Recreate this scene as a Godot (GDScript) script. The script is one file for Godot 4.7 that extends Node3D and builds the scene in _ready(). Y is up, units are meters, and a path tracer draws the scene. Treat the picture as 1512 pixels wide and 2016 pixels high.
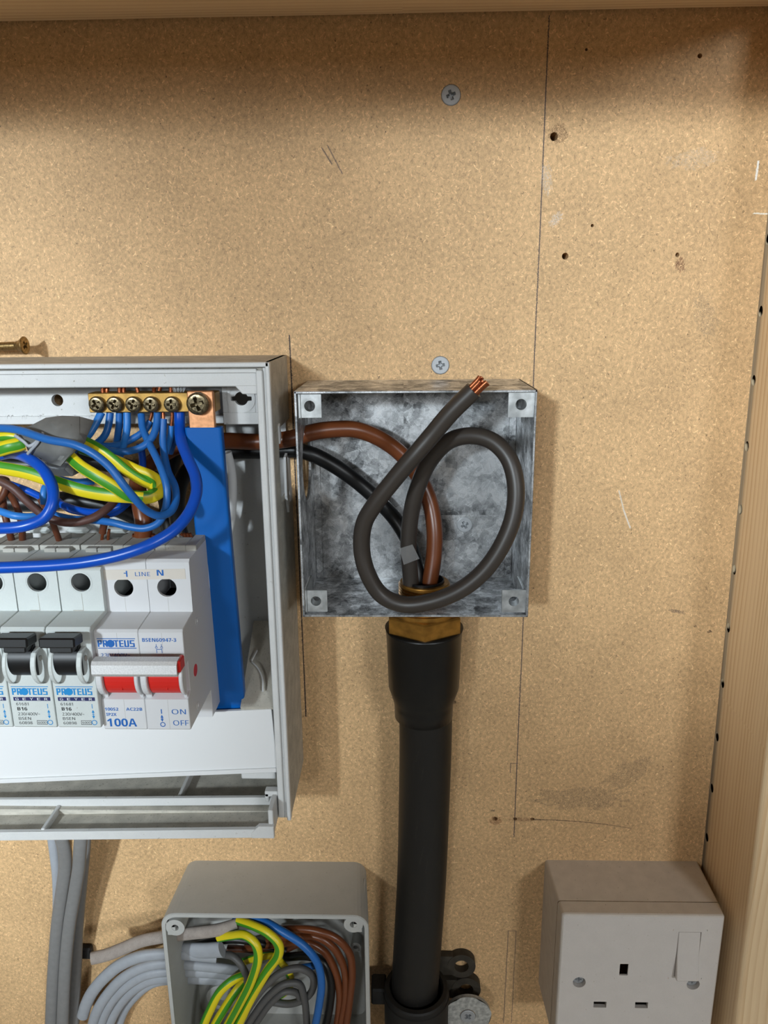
extends Node3D
# Lengths in the builders are millimetres: x right, y up from the camera's height, z out from the face of the board.
const EYE := 1800.0          # camera height above the floor
const FOCAL := 1500.0
const STANDOFF := 368.0
var lens_basis: Basis
var M := {}
var used := {}
var stroke := 0
var rng := RandomNumberGenerator.new()


class MB:
	var v := PackedVector3Array()
	var n := PackedVector3Array()
	var t := PackedVector2Array()

	func tri(a: Vector3, b: Vector3, c: Vector3, na: Vector3, nb: Vector3, nc: Vector3, ta := Vector2.ZERO, tb := Vector2.ZERO, tc := Vector2.ZERO) -> void:
		# a, b, c run counter-clockwise seen from outside; stored clockwise for Godot
		v.append(a); v.append(c); v.append(b)
		n.append(na); n.append(nc); n.append(nb)
		t.append(ta); t.append(tc); t.append(tb)

	func flat(a: Vector3, b: Vector3, c: Vector3) -> void:
		var k := (b - a).cross(c - a).normalized()
		tri(a, b, c, k, k, k)

	func quad(a: Vector3, b: Vector3, c: Vector3, d: Vector3) -> void:
		flat(a, b, c)
		flat(a, c, d)

	func squad(a: Vector3, b: Vector3, c: Vector3, d: Vector3, na: Vector3, nb: Vector3, nc: Vector3, nd: Vector3, ta := Vector2.ZERO, tb := Vector2.ZERO, tc := Vector2.ZERO, td := Vector2.ZERO) -> void:
		tri(a, b, c, na, nb, nc, ta, tb, tc)
		tri(a, c, d, na, nc, nd, ta, tc, td)

	# a box with chamfered edges, turned by basis q
	func box(lo: Vector3, hi: Vector3, r := 0.3, q := Basis.IDENTITY) -> void:
		var c := (lo + hi) / 2.0
		var e := (hi - lo) / 2.0
		r = minf(r, minf(e.x, minf(e.y, e.z)) * 0.9)
		var p := {}
		for sx in [-1, 1]:
			for sy in [-1, 1]:
				for sz in [-1, 1]:
					var s := Vector3(sx, sy, sz)
					for k in 3:
						var o := Vector3(e.x, e.y, e.z)
						for j in 3:
							if j != k:
								o[j] -= r
						p[[sx, sy, sz, k]] = c + q * (s * o)
		for k in 3:
			var a := (k + 1) % 3
			var b := (k + 2) % 3
			for s in [-1, 1]:
				var f := []
				for w in [[-1, -1], [1, -1], [1, 1], [-1, 1]]:
					var key := [0, 0, 0, k]
					key[k] = s
					key[a] = w[0] * s
					key[b] = w[1]
					f.append(p[key])
				quad(f[0], f[1], f[2], f[3])
		# edges along axis k, between faces a and b
		for k in 3:
			var a := (k + 1) % 3
			var b := (k + 2) % 3
			for sa in [-1, 1]:
				for sb in [-1, 1]:
					var q1 := [0, 0, 0, a]; q1[a] = sa; q1[b] = sb; q1[k] = -1
					var q2 := q1.duplicate(); q2[k] = 1
					var q3 := q2.duplicate(); q3[3] = b
					var q4 := q1.duplicate(); q4[3] = b
					if sa * sb > 0:
						quad(p[q1], p[q4], p[q3], p[q2])
					else:
						quad(p[q1], p[q2], p[q3], p[q4])
		for sx in [-1, 1]:
			for sy in [-1, 1]:
				for sz in [-1, 1]:
					if sx * sy * sz > 0:
						flat(p[[sx, sy, sz, 0]], p[[sx, sy, sz, 1]], p[[sx, sy, sz, 2]])
					else:
						flat(p[[sx, sy, sz, 0]], p[[sx, sy, sz, 2]], p[[sx, sy, sz, 1]])

	# polygon in the plane U, V (counter-clockwise seen along -N) pushed out along N from d0 to d1, with chamfered rims
	func prism(poly: PackedVector2Array, o: Vector3, U: Vector3, V: Vector3, N: Vector3, d0: float, d1: float, r := 0.0) -> void:
		if Geometry2D.is_polygon_clockwise(poly):
			poly.reverse()
		var c := poly.size()
		var ins := PackedVector2Array()
		for i in c:
			var a := (poly[i] - poly[(i - 1 + c) % c]).normalized()
			var b := (poly[(i + 1) % c] - poly[i]).normalized()
			var na := Vector2(-a.y, a.x)
			var nb := Vector2(-b.y, b.x)
			var m := (na + nb)
			m = m / maxf(0.3, m.dot(na))
			ins.append(poly[i] + m * r)
		var at := func(w: Vector2, d: float) -> Vector3: return o + U * w.x + V * w.y + N * d
		for i in c:
			var j := (i + 1) % c
			quad(at.call(poly[i], d0 + r), at.call(poly[j], d0 + r), at.call(poly[j], d1 - r), at.call(poly[i], d1 - r))
			if r > 0.0:
				quad(at.call(poly[i], d1 - r), at.call(poly[j], d1 - r), at.call(ins[j], d1), at.call(ins[i], d1))
				quad(at.call(ins[i], d0), at.call(ins[j], d0), at.call(poly[j], d0 + r), at.call(poly[i], d0 + r))
		var tr := Geometry2D.triangulate_polygon(ins)
		for i in range(0, tr.size(), 3):
			var x := ins[tr[i]]
			var y := ins[tr[i + 1]]
			var z := ins[tr[i + 2]]
			if (y - x).cross(z - x) < 0:
				var k := y
				y = z
				z = k
			flat(at.call(x, d1), at.call(y, d1), at.call(z, d1))
			flat(at.call(x, d0), at.call(z, d0), at.call(y, d0))

	# a round solid about an axis; profile holds (radius, distance along the axis)
	func lathe(o: Vector3, axis: Vector3, profile: Array, sides := 28, smooth := false) -> void:
		axis = axis.normalized()
		var U := axis.cross(Vector3(0.13, 0.97, 0.21)).normalized()
		var V := axis.cross(U)
		for i in profile.size() - 1:
			var r0: float = profile[i][0]
			var r1: float = profile[i + 1][0]
			var h0: float = profile[i][1]
			var h1: float = profile[i + 1][1]
			var slope := Vector2(h1 - h0, r0 - r1)
			slope = slope.normalized() if slope.length() > 1e-6 else Vector2(1, 0)
			for k in sides:
				var a := TAU * k / sides
				var b := TAU * (k + 1) / sides
				var da := U * cos(a) + V * sin(a)
				var db := U * cos(b) + V * sin(b)
				var na := (da * slope.x + axis * slope.y).normalized()
				var nb := (db * slope.x + axis * slope.y).normalized()
				squad(o + da * r0 + axis * h0, o + db * r0 + axis * h0, o + db * r1 + axis * h1, o + da * r1 + axis * h1, na, nb, nb, na, Vector2(float(k) / sides, h0), Vector2(float(k + 1) / sides, h0), Vector2(float(k + 1) / sides, h1), Vector2(float(k) / sides, h1))

	# a sheath swept along a smooth curve through pts; flat < 1 thins it towards the viewer
	func tube(pts: Array, r: float, flat := 1.0, sides := 16, sub := 8, twist := 0.0, r_end := -1.0, lead := 0.0) -> void:
		var c := PackedVector3Array()
		var m := pts.size()
		for i in m - 1:
			var p0: Vector3 = pts[maxi(i - 1, 0)]
			var p1: Vector3 = pts[i]
			var p2: Vector3 = pts[i + 1]
			var p3: Vector3 = pts[mini(i + 2, m - 1)]
			if i == 0: p0 = p1 * 2.0 - p2
			if i == m - 2: p3 = p2 * 2.0 - p1
			var k1 := sqrt(maxf(p0.distance_to(p1), 0.01))
			var k2 := sqrt(maxf(p1.distance_to(p2), 0.01))
			var k3 := sqrt(maxf(p2.distance_to(p3), 0.01))
			var m1 := (p2 - p1 + ((p1 - p0) / k1 - (p2 - p0) / (k1 + k2)) * k2)
			var m2 := (p2 - p1 + ((p3 - p2) / k3 - (p3 - p1) / (k2 + k3)) * k2)
			for s in sub:
				var u := float(s) / sub
				c.append((2 * u * u * u - 3 * u * u + 1) * p1 + (u * u * u - 2 * u * u + u) * m1 + (-2 * u * u * u + 3 * u * u) * p2 + (u * u * u - u * u) * m2)
		c.append(pts[m - 1])
		var rings := []
		var norms := []
		var len := 0.0
		var lens := []
		var side := Vector3.RIGHT
		for i in c.size():
			var d := (c[mini(i + 1, c.size() - 1)] - c[maxi(i - 1, 0)]).normalized()
			if i > 0: len += c[i].distance_to(c[i - 1])
			lens.append(len)
			var want := d.cross(Vector3.BACK)
			if want.length() > 0.35:
				want = want.normalized()
				side = want if i == 0 or want.dot(side) > 0 or true else -want
			else:
				side = (side - d * side.dot(d)).normalized()
			var up := side.cross(d).normalized()
			var rr := r if r_end < 0 else lerpf(r, r_end, float(i) / (c.size() - 1))
			var ring := []
			var nn := []
			for k in sides + 1:
				var a := TAU * k / sides
				ring.append(c[i] + side * sin(a) * rr + up * cos(a) * rr * flat)
				nn.append((side * sin(a) * flat + up * cos(a)).normalized())
			rings.append(ring)
			norms.append(nn)
		for i in c.size() - 1:
			for k in sides:
				var u0: float = float(k) / sides + lead + twist * lens[i] / len
				var u1: float = float(k) / sides + lead + twist * lens[i + 1] / len
				var w := 1.0 / sides
				squad(rings[i][k], rings[i][k + 1], rings[i + 1][k + 1], rings[i + 1][k], norms[i][k], norms[i][k + 1], norms[i + 1][k + 1], norms[i + 1][k], Vector2(u0, lens[i] * 0.02), Vector2(u0 + w, lens[i] * 0.02), Vector2(u1 + w, lens[i + 1] * 0.02), Vector2(u1, lens[i + 1] * 0.02))
		for k in sides:
			flat_cap(c[0], rings[0][k + 1], rings[0][k])
			flat_cap(c[c.size() - 1], rings[-1][k], rings[-1][k + 1])

	func flat_cap(a: Vector3, b: Vector3, c: Vector3) -> void:
		flat(a, b, c)

	# a flat ring between an outer and an inner outline (radii as functions of the angle), with walls down the inside
	func ring_face(o: Vector3, U: Vector3, V: Vector3, N: Vector3, outer: Callable, inner: Callable, depth: float, steps := 64, floor_in := 1.0, closed := true) -> void:
		for k in steps:
			var a := TAU * k / steps
			var b := TAU * (k + 1) / steps
			var da := U * cos(a) + V * sin(a)
			var db := U * cos(b) + V * sin(b)
			var oa: float = outer.call(a)
			var ob: float = outer.call(b)
			var ia: float = inner.call(a)
			var ib: float = inner.call(b)
			quad(o + da * ia, o + da * oa, o + db * ob, o + db * ib)
			if depth > 0.0:
				quad(o + db * ib, o + db * ib * floor_in - N * depth + (o - o), o + da * ia * floor_in - N * depth, o + da * ia) if floor_in == 1.0 else quad(o + db * ib, o + db * ib * floor_in - N * depth, o + da * ia * floor_in - N * depth, o + da * ia)
				if closed:
					flat(o - N * depth, o + da * ia * floor_in - N * depth, o + db * ib * floor_in - N * depth)

	# a rectangle with round or oval holes; holes = [u, v, radius_u, radius_v, depth]; holes that share v stand in one row
	func holed(o: Vector3, U: Vector3, V: Vector3, u0: float, u1: float, v0: float, v1: float, holes: Array, pad := 1.3) -> void:
		var N := U.cross(V).normalized()
		var at := func(a: float, b: float) -> Vector3: return o + U * a + V * b
		var rows := {}
		for h in holes:
			if not rows.has(h[1]): rows[h[1]] = []
			rows[h[1]].append(h)
		var keys := rows.keys()
		keys.sort()
		var y := v0
		for key in keys:
			var half := 0.0
			for h in rows[key]: half = maxf(half, maxf(h[2], h[3]) * pad)
			quad(at.call(u0, y), at.call(u1, y), at.call(u1, key - half), at.call(u0, key - half))
			var row: Array = rows[key]
			row.sort_custom(func(a, b): return a[0] < b[0])
			var x := u0
			for h in row:
				quad(at.call(x, key - half), at.call(h[0] - half, key - half), at.call(h[0] - half, key + half), at.call(x, key + half))
				ring_face(at.call(h[0], h[1]), U, V, N, func(a): return half / maxf(absf(cos(a)), absf(sin(a))), func(a): return 1.0 / sqrt(pow(cos(a) / h[2], 2) + pow(sin(a) / h[3], 2)), h[4], 32, 1.0, h.size() < 6)
				x = h[0] + half
			quad(at.call(x, key - half), at.call(u1, key - half), at.call(u1, key + half), at.call(x, key + half))
			y = key + half
		quad(at.call(u0, y), at.call(u1, y), at.call(u1, v1), at.call(u0, v1))


# ---------------------------------------------------------------- nodes and names
func numbered(called: String) -> String:
	used[called] = used.get(called, -1) + 1
	return called if used[called] == 0 else "%s_%03d" % [called, used[called]]


func metres(p: Vector3) -> Vector3:
	return Vector3(p.x, p.y + EYE, p.z) * 0.001


func tag(o: Node, label := "", category := "", group := "", kind := "") -> Node:
	if label: o.set_meta("label", label)
	if category: o.set_meta("category", category)
	if group: o.set_meta("group", group)
	if kind: o.set_meta("kind", kind)
	return o


func thing(called: String, label: String, category: String, foot: Vector3, group := "") -> Node3D:
	var o := Node3D.new()
	o.name = numbered(called)
	add_child(o)
	o.position = metres(foot)
	tag(o, label, category, group)
	return o


func whole(o: Node) -> Vector3:
	var p := Vector3.ZERO
	while o != self:
		p += (o as Node3D).position
		o = o.get_parent()
	return p


func obj(called: String, m: MB, mat: Material, parent: Node = null) -> MeshInstance3D:
	var lo := Vector3.INF
	var hi := -Vector3.INF
	for p in m.v:
		lo = lo.min(p)
		hi = hi.max(p)
	var foot := metres(Vector3((lo.x + hi.x) / 2, lo.y, (lo.z + hi.z) / 2))
	var pts := PackedVector3Array()
	pts.resize(m.v.size())
	for i in m.v.size():
		pts[i] = metres(m.v[i]) - foot
	var arrays := []
	arrays.resize(Mesh.ARRAY_MAX)
	arrays[Mesh.ARRAY_VERTEX] = pts
	arrays[Mesh.ARRAY_NORMAL] = m.n
	arrays[Mesh.ARRAY_TEX_UV] = m.t
	var mesh := ArrayMesh.new()
	mesh.add_surface_from_arrays(Mesh.PRIMITIVE_TRIANGLES, arrays)
	mesh.surface_set_material(0, mat)
	var o := MeshInstance3D.new()
	o.mesh = mesh
	o.cast_shadow = GeometryInstance3D.SHADOW_CASTING_SETTING_ON
	if parent == null:
		o.name = numbered(called)
		add_child(o)
		o.position = foot
	else:
		o.name = called
		parent.add_child(o, true)
		o.position = foot - whole(parent)
	return o


func copy_of(o: Node3D, by: Vector3, label := "") -> Node3D:
	var c := o.duplicate() as Node3D
	var base := String(o.name)
	c.name = numbered(base)
	add_child(c)
	c.position = o.position + by * 0.001
	if label: c.set_meta("label", label)
	return c


# the point on the sight line of photo pixel (px, py) that stands h millimetres off the board
func at(px: float, py: float, h: float) -> Vector3:
	var d := lens_basis * Vector3((px - 756.0) / FOCAL, -(py - 1008.0) / FOCAL, -1.0)
	return Vector3(0, 0, STANDOFF) + d * ((h - STANDOFF) / d.z)


# points read off an enlarged crop: scale s, crop corner (ox, oy); each entry [x, y, h]
func path(list: Array, s := 1.0, ox := 0.0, oy := 0.0) -> Array:
	var r := []
	for p in list: r.append(at(ox + p[0] / s, oy + p[1] / s, p[2]))
	return r


# ---------------------------------------------------------------- materials
func mat(called: String, c: Color, rough := 0.5, metal := 0.0, tex: Texture2D = null, tile := 0.0) -> StandardMaterial3D:
	var m := StandardMaterial3D.new()
	m.resource_name = called
	m.albedo_color = c
	m.roughness = rough
	m.metallic = metal
	if tex:
		m.albedo_texture = tex
		if tile > 0.0:
			m.uv1_triplanar = true
			m.uv1_world_triplanar = true
			m.uv1_scale = Vector3.ONE / tile
	M[called] = m
	return m


func noise(freq: float, lo: Color, hi: Color, seed_: int, size := 256, oct := 4, kind := FastNoiseLite.TYPE_SIMPLEX) -> NoiseTexture2D:
	var f := FastNoiseLite.new()
	f.noise_type = kind
	f.frequency = freq
	f.seed = seed_
	f.fractal_octaves = oct
	var g := Gradient.new()
	g.set_color(0, lo)
	g.set_color(1, hi)
	var t := NoiseTexture2D.new()
	t.width = size
	t.height = size
	t.seamless = true
	t.noise = f
	t.color_ramp = g
	return t


func speck_texture(base: Color, spots: int, dark: Color, seed_: int, blot := 0.05, size := 512) -> ImageTexture:
	var im := Image.create(size, size, false, Image.FORMAT_RGB8)
	var f := FastNoiseLite.new()
	f.seed = seed_
	f.frequency = 0.02
	var r := RandomNumberGenerator.new()
	r.seed = seed_
	for y in size:
		for x in size:
			var k := 1.0 + f.get_noise_2d(x, y) * blot + r.randf_range(-0.012, 0.012)
			im.set_pixel(x, y, Color(base.r * k, base.g * k, base.b * k))
	for i in spots:
		var x := r.randi_range(2, size - 6)
		var y := r.randi_range(2, size - 6)
		var a := r.randf_range(0.1, 0.6)
		for k in r.randi_range(1, 4):
			var px := clampi(x + r.randi_range(-1, 1), 0, size - 1)
			var py := clampi(y + r.randi_range(-1, 1), 0, size - 1)
			im.set_pixel(px, py, im.get_pixel(px, py).lerp(dark, a))
	return ImageTexture.create_from_image(im)


# pressed fibre board: tan ground, pale and dark fibres, specks; then the pencil lines and smears that are on it
const BX0 := -300.0
const BX1 := 166.0
const BY0 := -470.0
const BY1 := 124.0
func board_texture() -> ImageTexture:
	var W := 2048
	var H := 2048
	var f := FastNoiseLite.new()
	f.seed = 4
	f.frequency = 0.006
	f.fractal_octaves = 4
	var g := FastNoiseLite.new()
	g.seed = 9
	g.frequency = 0.09
	g.fractal_octaves = 3
	var r := RandomNumberGenerator.new()
	r.seed = 11
	var lum := PackedFloat32Array()
	lum.resize(W * H)
	for y in H:
		for x in W:
			lum[y * W + x] = 1.0 + 0.05 * f.get_noise_2d(x, y) + 0.11 * g.get_noise_2d(x, y * 1.2) + (float(hash(x * 7919 + y * 104729) & 255) / 255.0 - 0.5) * 0.13
	for i in 150000:
		var x := r.randf() * W
		var y := r.randf() * H
		var a := r.randf() * TAU
		var bend := r.randf_range(-0.12, 0.12)
		var len := int(r.randf_range(2, 7) * (1.7 if r.randf() < 0.06 else 1.0))
		var s := r.randf_range(0.04, 0.17) if r.randf() < 0.55 else -r.randf_range(0.04, 0.17)
		if r.randf() < 0.05: s *= 1.7
		for k in len:
			var xi := int(x) & 2047
			var yi := int(y) & 2047
			lum[yi * W + xi] += s
			if s > 0.14: lum[yi * W + ((xi + 1) & 2047)] += s * 0.6
			x += cos(a)
			y += sin(a)
			a += bend
	for i in 2600:
		var x := r.randi_range(0, W - 3)
		var y := r.randi_range(0, H - 3)
		var s := r.randf_range(0.2, 0.5)
		for k in r.randi_range(1, 5):
			lum[clampi(y + r.randi_range(-1, 1), 0, H - 1) * W + clampi(x + r.randi_range(-1, 1), 0, W - 1)] -= s
	var data := PackedByteArray()
	data.resize(W * H * 3)
	var base := Color(0.80, 0.655, 0.475)
	for i in W * H:
		var k := clampf(lum[i], 0.25, 1.36)
		var warm := (k - 1.0) * 0.12
		data[i * 3] = clampi(int(base.r * k * 255.0), 0, 255)
		data[i * 3 + 1] = clampi(int(base.g * k * (1.0 + warm * 0.3) * 255.0), 0, 255)
		data[i * 3 + 2] = clampi(int(base.b * k * (1.0 + warm) * 255.0), 0, 255)
	var im := Image.create_from_data(W, H, false, Image.FORMAT_RGB8, data)
	var sx := W / (BX1 - BX0)
	var sy := H / (BY1 - BY0)
	var dot := func(x: float, y: float, c: Color, k: float) -> void:
		var ix := int((x - BX0) * sx)
		var iy := int((BY1 - y) * sy)
		if ix >= 0 and iy >= 0 and ix < W and iy < H:
			im.set_pixel(ix, iy, im.get_pixel(ix, iy).lerp(c, k))
	var line := func(a: Vector2, b: Vector2, width: float, c: Color, k: float) -> void:
		var steps := int(a.distance_to(b) * 6.0)
		for i in steps:
			var p := a.lerp(b, float(i) / steps)
			var w := width * r.randf_range(0.7, 1.2)
			var o := -w / 2
			while o <= w / 2:
				dot.call(p.x + o, p.y + o * 0.3, c, k * r.randf_range(0.6, 1.0))
				o += 0.2
	var smear := func(c: Vector2, rx: float, ry: float, turn: float, col: Color, k: float) -> void:
		var n2 := FastNoiseLite.new()
		n2.seed = int(c.x * 13) + 5
		n2.frequency = 0.16
		for i in int(rx * ry * 90.0):
			var q := Vector2(r.randf_range(-1, 1), r.randf_range(-1, 1))
			if q.length() > 0.75 + 0.5 * n2.get_noise_2d(q.x * 14, q.y * 14): continue
			var p := c + Vector2(q.x * rx, q.y * ry).rotated(turn)
			dot.call(p.x, p.y, col, k * clampf(0.5 + n2.get_noise_2d(p.x * 9, p.y * 9) * 1.2, 0, 1))
	var pencil := Color(0.2, 0.17, 0.2)
	line.call(Vector2(62.2, 119), Vector2(61.3, -288), 0.34, pencil, 0.75)
	line.call(Vector2(-53.8, -12), Vector2(-53.2, -213), 0.45, Color(0.1, 0.07, 0.09), 0.85)
	line.call(Vector2(58.0, -241), Vector2(58.0, -247), 0.3, pencil, 0.4)
	line.call(Vector2(58.0, -241), Vector2(61.3, -241), 0.3, pencil, 0.45)
	line.call(Vector2(60.3, -352), Vector2(59.6, -420), 0.3, pencil, 0.45)
	line.call(Vector2(64.8, -352), Vector2(64.4, -420), 0.3, pencil, 0.35)
	line.call(Vector2(60.3, -352), Vector2(64.8, -352), 0.3, pencil, 0.35)
	var prev := Vector2(72, -276.5)
	for i in 14:
		var q := Vector2(72 + i * 4.2, -276.5 - 0.05 * i * i * 0.62)
		line.call(prev, q, 0.4, Color(0.22, 0.16, 0.12), 0.65 - i * 0.03)
		prev = q
	line.call(Vector2(-36, 69), Vector2(-31.5, 62), 0.3, pencil, 0.5)
	line.call(Vector2(-33.5, 70), Vector2(-27, 58), 0.3, pencil, 0.45)
	line.call(Vector2(106, -88), Vector2(109, -98), 0.5, Color(0.85, 0.83, 0.8), 0.7)
	line.call(Vector2(109, -98), Vector2(113, -107.5), 0.6, Color(0.88, 0.86, 0.84), 0.75)
	line.call(Vector2(156.5, 61), Vector2(156.3, 53), 0.8, Color(0.97, 0.96, 0.94), 0.95)
	line.call(Vector2(157, 39.3), Vector2(163.5, 39), 0.9, Color(0.95, 0.94, 0.9), 0.8)
	smear.call(Vector2(69, 38), 4.5, 2.6, 0.9, Color(0.82, 0.8, 0.8), 0.55)
	smear.call(Vector2(64, 55), 3.0, 8.0, 0.1, Color(0.8, 0.78, 0.78), 0.4)
	smear.call(Vector2(128, 62), 14, 5, 0.1, Color(0.75, 0.71, 0.68), 0.25)
	smear.call(Vector2(98, -263), 32, 9, 0.0, Color(0.36, 0.31, 0.25), 0.26)
	smear.call(Vector2(122, -247), 18, 9, 0.6, Color(0.36, 0.31, 0.25), 0.24)
	smear.call(Vector2(140, -152), 5, 1.3, -0.2, Color(0.3, 0.24, 0.22), 0.6)
	smear.call(Vector2(140, -5), 6, 14, 0.3, Color(0.45, 0.4, 0.33), 0.22)
	smear.call(Vector2(51, -277.5), 4.5, 3.2, 0.0, Color(0.5, 0.33, 0.2), 0.7)
	smear.call(Vector2(65, -276.5), 9, 1.7, 0.0, Color(0.47, 0.33, 0.22), 0.55)
	smear.call(Vector2(126.2, 18), 2.6, 4.2, 0.2, Color(0.42, 0.27, 0.17), 0.75)
	smear.call(Vector2(68.0, 73.2), 5.0, 5.0, 0.0, Color(0.5, 0.38, 0.25), 0.7)
	smear.call(Vector2(49, -271), 1.3, 1.0, 0.0, Color(0.2, 0.18, 0.16), 0.8)
	for s in [[157.7, -163, 1.5, 0.8], [27, -204, 0.9, 1.2], [-3, -187, 1.1, 1.2], [-12, -32, 0.7, 0.7], [150, -160, 0.8, 0.7]]:
		smear.call(Vector2(s[0], s[1]), s[2], s[3], 0.0, Color(0.2, 0.14, 0.1), 0.9)
	return ImageTexture.create_from_image(im)


# pine: straight growth rings along v with a few knots
func pine_texture(seed_: int, knots: Array, along_v: bool) -> ImageTexture:
	var n := 768
	var im := Image.create(n, n, false, Image.FORMAT_RGB8)
	var f := FastNoiseLite.new()
	f.seed = seed_
	f.frequency = 0.0035
	f.fractal_octaves = 3
	var fine := FastNoiseLite.new()
	fine.seed = seed_ + 1
	fine.frequency = 0.08
	var early := Color(0.93, 0.82, 0.66)
	var late := Color(0.80, 0.635, 0.45)
	for y in n:
		for x in n:
			var a := float(x if along_v else y)
			var b := float(y if along_v else x)
			var d := a + 26.0 * f.get_noise_2d(a * 0.6, b * 0.16)
			var k0 := 0.0
			for k in knots:
				var q := Vector2((a - k[0]) / 1.0, (b - k[1]) / 3.4)
				d += k[2] * exp(-q.length_squared() / (k[3] * k[3])) * (1.0 if a > k[0] else -1.0)
				k0 = maxf(k0, clampf(1.3 - q.length() / (k[3] * 0.42), 0, 1))
			var ring := fposmod(d / 13.0 + 0.4 * sin(d * 0.031), 1.0)
			var s := pow(ring, 2.6) * (0.75 + 0.25 * sin(d * 0.07))
			s *= 1.0 if ring < 0.93 else (1.0 - ring) / 0.07
			s = clampf(s + 0.12 * fine.get_noise_2d(a * 1.6, b * 0.1), 0, 1)
			var c := early.lerp(late, s * 0.85)
			c = c.lerp(Color(0.5, 0.33, 0.17), k0 * 0.8)
			im.set_pixel(x, y, c)
	return ImageTexture.create_from_image(im)


# zinc spangle: angular crystals, each streaked its own way
func spangle(rough_map: bool) -> ImageTexture:
	var n := 512
	var im := Image.create(n, n, false, Image.FORMAT_RGB8)
	var cell := FastNoiseLite.new()
	cell.noise_type = FastNoiseLite.TYPE_CELLULAR
	cell.cellular_return_type = FastNoiseLite.RETURN_CELL_VALUE
	cell.frequency = 0.035
	cell.cellular_jitter = 1.1
	cell.fractal_type = FastNoiseLite.FRACTAL_NONE
	cell.domain_warp_enabled = true
	cell.domain_warp_amplitude = 9.0
	cell.domain_warp_frequency = 0.05
	var small := cell.duplicate() as FastNoiseLite
	small.frequency = 0.09
	small.seed = 3
	var soft := FastNoiseLite.new()
	soft.frequency = 0.007
	soft.seed = 8
	var grit := FastNoiseLite.new()
	grit.frequency = 0.25
	var lum := PackedFloat32Array()
	lum.resize(n * n)
	for y in n:
		for x in n:
			lum[y * n + x] = 0.70 + 0.13 * cell.get_noise_2d(x, y) + 0.1 * small.get_noise_2d(x, y) + 0.3 * soft.get_noise_2d(x, y) + 0.05 * grit.get_noise_2d(x, y)
	var r := RandomNumberGenerator.new()
	r.seed = 77
	for i in 9000:
		var x := r.randf() * n
		var y := r.randf() * n
		var ang := cell.get_noise_2d(x, y) * 9.0 + r.randf_range(-0.2, 0.2) + (PI / 2 if r.randf() < 0.3 else 0.0)
		var s := r.randf_range(-0.15, 0.16)
		for k in r.randi_range(4, 20):
			lum[(int(y) & 511) * n + (int(x) & 511)] += s
			x += cos(ang)
			y += sin(ang)
	for y in n:
		for x in n:
			var k := clampf(lum[y * n + x], 0.15, 0.97)
			if rough_map:
				k = clampf(0.78 - 0.5 * k, 0.2, 0.65)
				im.set_pixel(x, y, Color(k, k, k))
			else:
				im.set_pixel(x, y, Color(k * 0.99, k, k * 1.01))
	return ImageTexture.create_from_image(im)


func stripe_texture() -> ImageTexture:
	var im := Image.create(64, 8, false, Image.FORMAT_RGB8)
	for x in 64:
		var green := (x >= 11 and x < 23) or (x >= 43 and x < 55)
		for y in 8:
			im.set_pixel(x, y, Color(0.25, 0.55, 0.12) if green else Color(0.87, 0.79, 0.10))
	return ImageTexture.create_from_image(im)


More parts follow.
